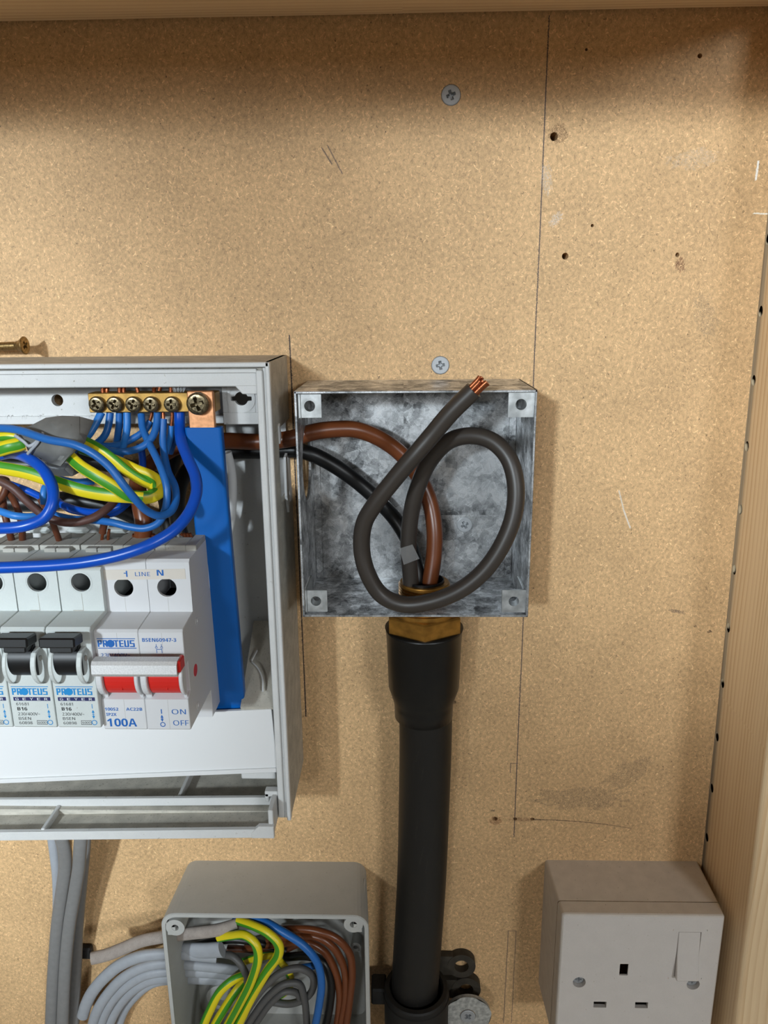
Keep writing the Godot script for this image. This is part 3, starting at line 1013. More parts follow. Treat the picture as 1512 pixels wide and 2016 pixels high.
# ---------------------------------------------------------------- consumer unit
func build_unit() -> void:
	var t := thing("consumer_unit", "grey-white plastic consumer unit with its front cover removed", "fuse box", Vector3(-190, -240, 0))
	var L := -330.0
	var b := MB.new()
	b.box(Vector3(-86, -237, 0), Vector3(-57, -23, 3), 0.0)
	obj("back_panel", b, M.unit_plastic, t)
	b = MB.new()
	b.box(Vector3(L, -237, 0), Vector3(-86, -100, 3), 0.0)
	obj("back_panel", b, M.unit_plastic, t)
	b = MB.new()
	b.box(Vector3(L, -24.6, 0), Vector3(-55.5, -21.2, 47), 0.3)
	obj("top_wall", b, M.unit_dusty, t)
	# top rim: outer bead, groove and inner flange
	b = MB.new()
	b.box(Vector3(L, -23.2, 46.5), Vector3(-55.5, -21.2, 50.4), 0.4)
	b.box(Vector3(L, -25.6, 46), Vector3(-61.0, -23.9, 49.2), 0.3)
	b.box(Vector3(L, -31.2, 45.5), Vector3(-61.0, -25.3, 48.6), 0.4)
	obj("top_rim", b, M.unit_plastic, t)
	b = MB.new()
	b.prism(PackedVector2Array([Vector2(-70.5, -31), Vector2(-67.5, -34.4), Vector2(-61, -34.4), Vector2(-61, -30.5), Vector2(-70.5, -30.5)]), Vector3.ZERO, Vector3.RIGHT, Vector3.UP, Vector3.BACK, 45.5, 48.4, 0.3)
	obj("corner_tab", b, M.unit_plastic, t)
	# right wall with the broken-out cable way
	b = MB.new()
	b.box(Vector3(-57.6, -51.5, 0), Vector3(-55.5, -21.2, 47), 0.2)
	b.box(Vector3(-57.6, -240, 0), Vector3(-55.5, -85.5, 47), 0.2)
	b.box(Vector3(-57.6, -85.5, 34), Vector3(-55.5, -51.5, 47), 0.0)
	obj("side_wall", b, M.unit_dusty, t)
	b = MB.new()
	b.box(Vector3(-57.2, -240.5, 46.5), Vector3(-55.3, -21.2, 50.4), 0.4)
	b.box(Vector3(-58.4, -240.0, 46.0), Vector3(-57.2, -23.5, 48.6), 0.1)
	b.box(Vector3(-61.2, -239, 45.5), Vector3(-58.4, -24.5, 50.2), 0.4)
	obj("side_rim", b, M.unit_plastic, t)
	# torn plastic left round the cable way
	b = MB.new()
	b.prism(PackedVector2Array([Vector2(-85, 8), Vector2(-64, 9), Vector2(-62, 12), Vector2(-66, 15), Vector2(-80, 17), Vector2(-90, 12)]), Vector3(-55.6, 0, 0), Vector3.UP, Vector3.BACK, Vector3.RIGHT, 0.0, 1.0, 0.1)
	b.prism(PackedVector2Array([Vector2(-88, 18), Vector2(-65, 19), Vector2(-66, 24), Vector2(-84, 25), Vector2(-93, 21)]), Vector3(-55.4, 0, 0), Vector3.UP, Vector3.BACK, Vector3.RIGHT, 0.0, 1.2, 0.1)
	b.prism(PackedVector2Array([Vector2(-55, 30), Vector2(-49, 33), Vector2(-50, 35), Vector2(-58, 34)]), Vector3(-55.6, 0, 0), Vector3.UP, Vector3.BACK, Vector3.RIGHT, 0.0, 0.8, 0.1)
	obj("torn_edge", b, M.strip_plastic, t)
	# rail behind the neutral bar
	b = MB.new()
	b.holed(Vector3(0, 0, 24), Vector3.RIGHT, Vector3.UP, L, -79, -50.0, -33.0, [[-157.4, -39.2, 2.7, 2.7, 3.0, 1]])
	b.box(Vector3(L, -50, 10), Vector3(-79, -46.2, 25.2), 0.3)
	b.box(Vector3(L, -50, 8), Vector3(-79, -49, 24), 0.1)
	b.box(Vector3(L, -33.5, 8), Vector3(-79, -32.5, 25), 0.1)
	obj("mounting_rail", b, M.unit_plastic, t)
	b = MB.new()
	var digits := ["11", "10", "9", "8", "7", "6"]
	var xs := [16, 46, 79, 112, 146, 180]
	for i in 6:
		var p := at(xs[i] - 5, 825, 25.3)
		words(b, digits[i], p.x, p.y, 2.6 if digits[i].length() > 1 else 1.3, 2.0, 25.3)
	obj("raised_numbers", b, M.unit_plastic, t)
	# tab with its keyhole
	b = MB.new()
	var kc := Vector3(-71.2, -37.9, 34)
	var key := func(a: float) -> float: return maxf(3.0, minf(4.6 / maxf(absf(cos(a)), 1e-4), 1.0 / maxf(absf(sin(a)), 1e-4)))
	b.ring_face(kc, Vector3.RIGHT, Vector3.UP, Vector3.BACK, func(a): return 6.0 / maxf(absf(cos(a)), absf(sin(a))), key, 2.5, 72, 1.0, false)
	b.box(Vector3(-79.6, -49.2, 26), Vector3(-61.5, -43.9, 34), 0.2)
	b.box(Vector3(-79.6, -43.9, 26), Vector3(-77.2, -31.9, 34), 0.2)
	b.box(Vector3(-65.2, -43.9, 26), Vector3(-61.5, -31.9, 34), 0.2)
	obj("keyhole_tab", b, M.unit_plastic, t)
	b = MB.new()
	b.ring_face(kc + Vector3(0, 0, 0.35), Vector3.RIGHT, Vector3.UP, Vector3.BACK, func(_a): return 6.2, func(a): return maxf(key.call(a), 5.6), 0.0, 72)
	obj("keyhole_ring", b, M.unit_plastic, t)
	# sloping dusty ledge at the lower right, with its lip
	b = MB.new()
	var q := [Vector3(-77.5, -155.1, 5), Vector3(-58.0, -155.1, 5), Vector3(-58.0, -180.2, 48), Vector3(-77.0, -180.4, 48)]
	var down := Vector3(0, -2, -1)
	b.quad(q[3], q[2], q[1], q[0])
	b.quad(q[0] + down, q[1] + down, q[2] + down, q[3] + down)
	b.quad(q[3] + down, q[2] + down, q[2], q[3])
	b.quad(q[0], q[0] + down, q[3] + down, q[3])
	b.quad(q[2], q[2] + down, q[1] + down, q[1])
	obj("sloping_ledge", b, M.unit_dusty, t)
	b = MB.new()
	b.tube([Vector3(-74.5, -166.5, 29), Vector3(-71, -168, 32.5), Vector3(-68, -171, 37.5), Vector3(-67, -175, 43)], 0.45, 0.6, 8, 4)
	b.tube([Vector3(-74.5, -166.0, 29), Vector3(-72.5, -162.5, 24.5)], 0.4, 0.6, 6, 2)
	obj("torn_sliver", b, M.unit_plastic, t)
	# bottom: floor, ribs, ridge
	b = MB.new()
	b.box(Vector3(L, -242, 0), Vector3(-57.5, -238.5, 46), 0.3)
	obj("bottom_wall", b, M.unit_dusty, t)
	var tilt := Basis(Vector3.BACK, deg_to_rad(1.0))
	b = MB.new()
	b.box(Vector3(L, -239.5, 40.5), Vector3(-65, -235.2, 43), 0.4, tilt)
	obj("ridge", b, M.unit_plastic, t)
	for px in [375, 120]:
		b = MB.new()
		if px == 375:
			b.box(Vector3(at(370, 1550, 25).x - 0.9, -239, 4), Vector3(at(370, 1550, 25).x + 0.9, -234.5, 41), 0.3)
		else:
			b.box(Vector3(at(100, 1605, 52).x - 0.9, -241.5, 43), Vector3(at(100, 1605, 52).x + 0.9, -237.8, 61), 0.3)
		obj("rib", b, M.unit_plastic, t)
	# hinged lower flap that stands out in front
	b = MB.new()
	b.box(Vector3(L, -243.4, 43), Vector3(-62.0, -241.6, 62), 0.3, Basis(Vector3.BACK, deg_to_rad(1.3)))
	obj("flap_floor", b, M.unit_dusty, t)
	b = MB.new()
	b.box(Vector3(L, -243.6, 60), Vector3(-61.4, -239.0, 62.8), 0.4, Basis(Vector3.BACK, deg_to_rad(1.3)))
	b.prism(PackedVector2Array([Vector2(-72, -237.6), Vector2(-68.5, -234.2), Vector2(-61.4, -234.2), Vector2(-61.4, -240.6), Vector2(-72, -240.6)]), Vector3.ZERO, Vector3.RIGHT, Vector3.UP, Vector3.BACK, 60.2, 63.2, 0.3)
	obj("flap_edge", b, M.unit_plastic, t)
	b = MB.new()
	b.box(Vector3(-64.2, -240, 46), Vector3(-61.8, -227, 61), 0.4)
	b.box(Vector3(-67.8, -228.6, 44), Vector3(-61.2, -225.6, 48.5), 0.4)
	b.box(Vector3(-67.8, -231.6, 44), Vector3(-65.8, -226.6, 48.5), 0.4)
	obj("hinge_catch", b, M.unit_plastic, t)
	b = MB.new()
	b.box(Vector3(-80, -222.5, 38), Vector3(-63, -214, 43), 0.5)
	obj("catch_block", b, M.unit_plastic, t)
	# neutral bar
	b = MB.new()
	b.box(Vector3(-133.2, -41.8, 39.5), Vector3(-79.2, -33.6, 48), 0.3)
	var nb := tag(obj("neutral_bar", b, M.brass, t), "brass terminal bar")
	b = MB.new()
	b.box(Vector3(-128, -40, 24), Vector3(-120, -35, 40), 0.3)
	obj("bar_support", b, M.unit_plastic, t)
	b = MB.new()
	b.box(Vector3(-92, -40, 24), Vector3(-84, -35, 40), 0.3)
	obj("bar_support", b, M.unit_plastic, t)
	var turns := [0.5, 1.1, 1.2, -0.15, 0.0]
	var sx := [190, 225, 262, 297, 338]
	for i in 5:
		b = MB.new()
		head(b, at(sx[i], 796, 49.8), Vector3.BACK, 3.35, 2.2, turns[i], 0.9, 0.6)
		tag(obj("terminal_screw", b, M.screw_nickel, nb), "")
	# white strip lying across the lower part
	b = MB.new()
	var c := Vector3(-195, -205.0, 47)
	var turn := Basis(Vector3.BACK, deg_to_rad(3.0))
	b.box(c - Vector3(133.5, 14.6, 1), c + Vector3(133.5, 16.5, 1), 0.2, turn)
	b.box(c - Vector3(133.8, 16.6, 2) + turn * Vector3(0, 0, 0), c + Vector3(133.8, -14.4, 2.2), 0.3, turn)
	tag(obj("cover_strip", b, M.strip_plastic), "plain white plastic strip across the consumer unit below the breakers", "strip")


# ---------------------------------------------------------------- breakers
# the top of a terminal shoulder with its open wire way, the holed front and the screw inside
func shoulder(m: MB, x0: float, x1: float, y0: float, y1: float, z0: float, z1: float, hx: float, hy: float, r: float) -> void:
	m.holed(Vector3(0, 0, z1), Vector3.RIGHT, Vector3.UP, x0, x1, y0, y1 - 1.2, [[hx, hy, r, r, 1.4, 1]], 1.06)
	var a := [Vector2(y0, z0), Vector2(y0, z1), Vector2(y1 - 1.2, z1), Vector2(y1, z1 - 1.2), Vector2(y1, z0)]
	for s in [x0, x1]:
		for i in range(1, 4):
			var p := Vector3(s, a[0].x, a[0].y)
			var q := Vector3(s, a[i].x, a[i].y)
			var w := Vector3(s, a[i + 1].x, a[i + 1].y)
			if s == x1: m.flat(p, w, q)
			else: m.flat(p, q, w)
	m.quad(Vector3(x0, a[2].x, a[2].y), Vector3(x1, a[2].x, a[2].y), Vector3(x1, a[3].x, a[3].y), Vector3(x0, a[3].x, a[3].y))
	m.quad(Vector3(x0, a[3].x, a[3].y), Vector3(x1, a[3].x, a[3].y), Vector3(x1, a[4].x, a[4].y), Vector3(x0, a[4].x, a[4].y))
	m.quad(Vector3(x0, y0, z0), Vector3(x1, y0, z0), Vector3(x1, y0, z1), Vector3(x0, y0, z1))


func wire_top(m: MB, x0: float, x1: float, y: float, z0: float, z1: float) -> void:
	# raised rear ledge with a slot for the wire and a stepped front
	var c := (x0 + x1) / 2 + 1.0
	m.box(Vector3(x0, y, z0), Vector3(c - 3.6, y + 2.4, z1), 0.2)
	m.box(Vector3(c + 3.6, y, z0), Vector3(x1, y + 2.4, z1), 0.2)
	m.box(Vector3(c - 3.7, y, z0 + 9), Vector3(c + 3.7, y + 2.4, z1), 0.2)
	m.box(Vector3(x0 + 3.4, y - 0.5, z1 - 1), Vector3(x0 + 8.3, y + 2.0, z1 + 3.5), 0.2)
	m.box(Vector3(x0 + 8.7, y - 0.5, z1 - 1), Vector3(x1 - 3.0, y + 2.0, z1 + 3.5), 0.2)


func build_breakers() -> void:
	var x0 := -139.9
	var x1 := -122.0
	var mid := -130.9
	var t := thing("circuit_breaker", "sixteen amp breaker beside the main switch, with black toggle", "circuit breaker", Vector3(mid, -185, 60), "row of black toggle circuit breakers")
	var b := MB.new()
	b.prism(PackedVector2Array([Vector2(-99.5, 38), Vector2(-99.5, 50), Vector2(-118, 50), Vector2(-118, 81), Vector2(-118.6, 96), Vector2(-119.6, 97), Vector2(-161.8, 97), Vector2(-162.4, 96.4), Vector2(-162.4, 57), Vector2(-178, 57), Vector2(-178, 38)]), Vector3(x0, 0, 0), Vector3.UP, Vector3.BACK, Vector3.RIGHT, 0.1, x1 - x0 - 0.1, 0.25)
	obj("body", b, M.breaker_plastic, t)
	b = MB.new()
	shoulder(b, x0 + 0.15, x1 - 0.15, -118, -99.3, 50, 81, mid + 0.2, -105.6, 4.0)
	obj("terminal_cover", b, M.breaker_plastic, t)
	b = MB.new()
	b.ring_face(Vector3(mid + 0.2, -105.6, 81.15), Vector3.RIGHT, Vector3.UP, Vector3.BACK, func(_a): return 4.75, func(_a): return 4.4, 0.0, 32)
	obj("terminal_ring", b, M.breaker_plastic, t)
	b = MB.new()
	head(b, Vector3(mid + 1.0, -104.6, 68.0), Vector3(0.05, 0.15, 1), 3.0, 1.6, 0.4, 0.7, 0.6)
	obj("terminal_screw", b, M.screw_nickel, t)
	b = MB.new()
	wire_top(b, x0 + 0.15, x1 - 0.15, -99.6, 38, 57)
	obj("wire_entry", b, M.breaker_top, t)
	b = MB.new()
	b.box(Vector3(x0 + 3, -98.2, 30), Vector3(x0 + 13.5, -95.2, 37), 1.4)
	obj("rear_clip", b, M.breaker_plastic, t)
	# seam down the middle of the shell
	b = MB.new()
	b.box(Vector3(mid - 0.1, -118, 80.5), Vector3(mid + 0.1, -110.2, 81.06), 0.0)
	b.box(Vector3(mid - 4.2, -118.4, 80.6), Vector3(mid + 0.1, -117.6, 81.1), 0.0)
	obj("shell_seam", b, M.breaker_top, t)
	# ears and toggle
	for s in [[x0 + 2.4, x0 + 4.2], [x1 - 4.4, x1 - 2.2]]:
		b = MB.new()
		var ear := PackedVector2Array()
		for i in 13:
			var a := deg_to_rad(-42.0 + 132.0 * i / 12.0)
			ear.append(Vector2(-132.5 + sin(a) * -9.4 - 1.0, 94.6 + cos(a) * 9.0))
		ear.append(Vector2(-142.5, 96)); ear.append(Vector2(-126, 96))
		b.prism(ear, Vector3(s[0], 0, 0), Vector3.UP, Vector3.BACK, Vector3.RIGHT, 0.0, s[1] - s[0], 0.35)
		obj("toggle_guard", b, M.breaker_plastic, t)
	b = MB.new()
	b.lathe(Vector3(x0 + 4.2, -131.5, 94.2), Vector3.RIGHT, [[0, 0], [7.9, 0], [7.9, x1 - x0 - 8.6], [0, x1 - x0 - 8.6]], 40)
	b.box(Vector3(x0 + 2.4, -122.7, 100), Vector3(x1 - 1.6, -118.7, 108), 0.6, Basis(Vector3.RIGHT, deg_to_rad(-8)))
	b.box(Vector3(x0 + 4.4, -126.5, 96), Vector3(x1 - 4.6, -120.5, 104), 0.5, Basis(Vector3.RIGHT, deg_to_rad(-8)))
	obj("toggle", b, M.black_plastic, t)
	b = MB.new()
	b.lathe(Vector3(x1 - 2.4, -131.0, 98), Vector3.RIGHT, [[0, -0.2], [1.1, -0.2], [1.1, 0.08], [0, 0.08]], 20)
	obj("pivot", b, M.breaker_top, t)
	# print
	var z := 97.02
	b = MB.new()
	bar(b, x0 + 1.2, -144.1, x1 - 1.6, -143.8, z)
	brand(b, x0 + 1.4, -147.6, 14.6, 2.9, z)
	obj("brand_print", b, M.sky_print, t)
	b = MB.new()
	bar(b, x0 + 1.6, -150.2, x1 - 1.3, -148.6, z)
	obj("name_band", b, M.navy_print, t)
	b = MB.new()
	var g := "GEYER"
	for i in 5: words(b, g[i], x0 + 2.4 + i * 2.95, -149.9, 1.3, 1.0, z + 0.06)
	obj("name_print", b, M.white_print, t)
	b = MB.new()
	words(b, "61681", x0 + 2.4, -152.3, 5.0, 1.25, z)
	words(b, "B16", x0 + 2.6, -154.6, 4.0, 1.5, z, true)
	words(b, "230/400V~", x0 + 2.6, -156.8, 9.0, 1.3, z)
	words(b, "BSEN", x0 + 2.6, -158.8, 5.0, 1.25, z)
	words(b, "60898", x0 + 2.6, -160.8, 5.4, 1.25, z)
	words(b, "6000", x0 + 10.4, -160.5, 3.2, 1.0, z)
	for s in [[9.9, -160.9, 14.1, -160.75], [9.9, -159.15, 14.1, -159.0]]: bar(b, x0 + s[0], s[1], x0 + s[2], s[3], z)
	for s in [9.9, 13.95]: bar(b, x0 + s, -160.9, x0 + s + 0.15, -159.0, z)
	obj("rating_print", b, M.black_print, t)
	b = MB.new()
	bar(b, x0 + 15.0, -153.6, x0 + 15.25, -151.6, z)
	arrows(b, x0 + 15.25, -158.2, -154.2, z)
	round_ring(b, x0 + 15.3, -159.9, 1.15, 0.3, z + 0.05)
	obj("switch_symbols", b, M.sky_print, t)
	t.position += Vector3(-0.9, -1.2, -2.0) * 0.001
	copy_of(t, Vector3(-18.1, 0, 0), "sixteen amp breaker second from the main switch, with black toggle")
	copy_of(t, Vector3(-36.2, 0, 0), "breaker at the left edge of the picture, only its right side showing")
	copy_of(t, Vector3(-54.3, 0, 0), "breaker at the far left, only its terminal top showing")


func build_switch() -> void:
	var x0 := -124.6 + 0.8
	var x1 := -88.0
	var w := (x1 - x0) / 2
	var t := thing("main_switch", "white double-pole main switch with red levers joined by a steel bar", "main switch", Vector3((x0 + x1) / 2, -187, 60))
	for k in 2:
		var a := x0 + k * w
		var b := MB.new()
		b.prism(PackedVector2Array([Vector2(-99.5, 38), Vector2(-99.5, 46), Vector2(-122, 46), Vector2(-122.0, 74), Vector2(-123.2, 89), Vector2(-124.2, 90), Vector2(-138.5, 90), Vector2(-138.5, 86), Vector2(-151.5, 86), Vector2(-153.5, 90), Vector2(-166.8, 90), Vector2(-167.4, 89.4), Vector2(-167.4, 56), Vector2(-181, 56), Vector2(-181, 38)]), Vector3(a, 0, 0), Vector3.UP, Vector3.BACK, Vector3.RIGHT, 0.06, w - 0.06, 0.25)
		obj("body", b, M.switch_plastic, t)
		b = MB.new()
		shoulder(b, a + 0.1, a + w - 0.1, -122, -99.3, 46, 74, a + w / 2 - 1.1, -111.4, 4.0)
		obj("terminal_cover", b, M.switch_plastic, t)
		b = MB.new()
		head(b, Vector3(a + w / 2 - 0.2, -110.4, 61.0), Vector3(0.05, 0.15, 1), 3.1, 1.6, 0.8, 0.7, 0.6)
		obj("terminal_screw", b, M.screw_nickel, t)
		b = MB.new()
		b.box(Vector3(a + 0.2, -99.6, 40), Vector3(a + w / 2 - 4.2, -97.0, 62), 0.3)
		b.box(Vector3(a + w / 2 + 4.2, -99.6, 40), Vector3(a + w - 0.2, -97.0, 62), 0.3)
		b.box(Vector3(a + w / 2 - 4.3, -99.6, 50), Vector3(a + w / 2 + 4.3, -97.0, 62), 0.3)
		obj("wire_entry", b, M.breaker_top, t)
		# guards either side of the lever
		for s in [[a + 0.5, a + 3.0], [a + w - 2.0, a + w - 0.5]]:
			b = MB.new()
			var ear := PackedVector2Array()
			for i in 11:
				var u := deg_to_rad(-50.0 + 120.0 * i / 10.0)
				ear.append(Vector2(-143.5 - sin(u) * 8.6, 87.2 + cos(u) * 7.0))
			ear.append(Vector2(-153.0, 89)); ear.append(Vector2(-136, 89))
			b.prism(ear, Vector3(s[0], 0, 0), Vector3.UP, Vector3.BACK, Vector3.RIGHT, 0.0, s[1] - s[0], 0.35)
			obj("lever_guard", b, M.switch_plastic, t)
		b = MB.new()
		var lev := PackedVector2Array()
		for i in 9:
			var u := deg_to_rad(-30.0 + 95.0 * i / 8.0)
			lev.append(Vector2(-143.6 - sin(u) * 8.4, 86.0 + cos(u) * 6.4))
		lev.append(Vector2(-151.5, 85.5)); lev.append(Vector2(-136, 85.5))
		b.prism(lev, Vector3(a + 3.0, 0, 0), Vector3.UP, Vector3.BACK, Vector3.RIGHT, 0.05, w - 5.05, 0.2)
		b.box(Vector3(a + 4, -137.0, 88), Vector3(a + w - 3, -135.2, 97), 0.5)
		var lv := obj("lever", b, M.red_plastic, t)
		b = MB.new()
		var p := at(240.5 + 88.5 * k, 1349, 91.6)
		b.box(p + Vector3(-0.2, -2.4, -0.6), p + Vector3(0.2, 2.4, 0.3), 0.12)
		obj("moulded_mark", b, M.red_plastic, lv)
		b = MB.new()
		b.box(Vector3(a + w / 2 + 0.4, -166.9, 89.6), Vector3(a + w / 2 + 0.5, -153.6, 90.03), 0.0)
		b.box(Vector3(a + w / 2 + 0.4, -138.4, 89.6), Vector3(a + w / 2 + 0.5, -124.4, 90.03), 0.0)
		b.box(Vector3(a + w / 2 - 1.1, -121.9, 73.6), Vector3(a + w / 2 - 1.0, -115.6, 74.04), 0.0)
		obj("shell_seam", b, M.breaker_top, t)
	# bar across both levers: a folded steel channel
	var m := MB.new()
	m.prism(PackedVector2Array([Vector2(-137.0, 96), Vector2(-137.6, 101.2), Vector2(-136.2, 102.2), Vector2(-132.6, 101.9), Vector2(-131.4, 100.8), Vector2(-131.2, 97), Vector2(-132.0, 97), Vector2(-132.2, 100.4), Vector2(-132.9, 101.0), Vector2(-136.0, 101.3), Vector2(-136.8, 100.7), Vector2(-136.2, 96)]), Vector3(-120.9, 0, 0), Vector3.UP, Vector3.BACK, Vector3.RIGHT, 0.0, 33.2, 0.1)
	obj("linking_bar", m, M.steel_bar, t)
	m = MB.new()
	m.box(Vector3(-88.6, -136.6, 94), Vector3(-86.8, -131.6, 100.4), 0.5)
	obj("lever_end", m, M.red_plastic, t)
	m = MB.new()
	m.lathe(at(376, 1320, 77) * Vector3(0, 1, 1) + Vector3(x1 - 0.3, 0, 0), Vector3.RIGHT, [[0, 0], [2.6, 0], [2.6, 0.36], [0, 0.36]], 24)
	obj("side_button", m, M.red_plastic, t)
	for p in [Vector3(x1 - 0.2, -128, 70), Vector3(x1 - 0.2, -163, 78)]:
		m = MB.new()
		m.lathe(p, Vector3.RIGHT, [[1.6, 0], [1.6, 0.32], [1.1, 0.32], [1.0, 0.05], [0, 0.05]], 20)
		obj("side_rivet", m, M.steel_bar, t)
	m = MB.new()
	m.box(Vector3(-124.0, -107.8, 73.9), Vector3(-89.9, -103.4, 74.18), 0.05, Basis(Vector3.BACK, deg_to_rad(0.7)))
	obj("paper_label", m, M.label_paper, t)
	m = MB.new()
	words(m, "LINE", -110.6, -106.3, 6.2, 1.75, 74.2)
	words(m, "N", -101.6, -106.1, 2.8, 2.5, 74.2, true)
	bar(m, -114.3, -106.6, -113.75, -104.0, 74.22)
	bar(m, -115.2, -105.2, -114.2, -104.85, 74.22)
	obj("label_print", m, M.blue_print, t)
	m = MB.new()
	var z := 90.03
	var l := at(185, 1256, z)
	bar(m, -122.6, -127.0, -107.2, -126.7, z); bar(m, -122.4, -131.1, -107.0, -130.8, z)
	brand(m, -122.4, -130.4, 15.0, 2.9, z)
	words(m, "230/400V~", -121.6, -134.9, 11.8, 1.7, z)
	words(m, "BSEN60947-3", -104.4, -128.2, 13.6, 1.6, z, true)
	var c := Vector3(-99.0, -132, z)
	bar(m, c.x - 0.1, c.y + 1.6, c.x + 0.1, c.y + 2.8, z); bar(m, c.x + 2.0, c.y + 1.6, c.x + 2.2, c.y + 2.8, z)
	bar(m, c.x - 0.1, c.y - 1.0, c.x + 0.1, c.y + 0.6, z); bar(m, c.x + 2.0, c.y - 1.0, c.x + 2.2, c.y + 0.6, z); bar(m, c.x, c.y + 0.5, c.x + 2.2, c.y + 0.7, z)
	round_ring(m, c.x, c.y + 1.4, 0.5, 0.18, z + 0.05); round_ring(m, c.x + 2.1, c.y + 1.4, 0.5, 0.18, z + 0.05)
	words(m, "100S2", -122.6, -158.6, 5.6, 1.35, z, true)
	words(m, "AC22B", -113.8, -158.6, 6.6, 1.35, z, true)
	words(m, "IP2X", -122.2, -161.0, 4.2, 1.35, z, true)
	words(m, "100A", -122.2, -165.8, 12.2, 3.6, z, true)
	words(m, "ON", -95.2, -160.1, 5.8, 2.2, z)
	words(m, "OFF", -95.0, -165.2, 6.4, 2.3, z)
	bar(m, -99.6, -159.9, -99.2, -157.9, z)
	arrows(m, -99.4, -163.6, -160.4, z)
	round_ring(m, -99.3, -164.8, 1.1, 0.34, z + 0.05)
	obj("rating_print", m, M.blue_print, t)
	t.position += Vector3(0.6, 1.2, 2.0) * 0.001


func build_neutral_link() -> void:
	var t := thing("neutral_link", "flat copper link in a bright blue sleeve running down beside the main switch", "busbar", Vector3(-85, -205, 45))
	var b := MB.new()
	b.box(Vector3(-90.4, -50, 48.0), Vector3(-79.4, -32.8, 50.6), 0.4)
	obj("copper_bar", b, M.copper_bar, t)
	b = MB.new()
	var s := PackedVector2Array()
	for c in [[-1, -1], [1, -1], [1, 1], [-1, 1]]:
		for i in 5:
			var a := atan2(c[1], c[0]) - PI / 4 + PI / 2 * i / 4.0
			s.append(Vector2(-84.7 + c[0] * 6.6 + cos(a) * 1.2, c[1] * 1.4 + sin(a) * 1.2))
	b.prism(s, Vector3(0, -48, 48.3), Vector3.RIGHT, Vector3.BACK, Vector3(-0.008, 1, 0.05), -150, 0, 0.2)
	obj("blue_sleeve", b, M.blue_sleeve, t)
	b = MB.new()
	head(b, at(389, 795, 53), Vector3.BACK, 4.7, 2.2, 0.3, 1.1, 0.62)
	tag(obj("clamp_screw", b, M.screw_nickel, t), "large tarnished pan-head screw")


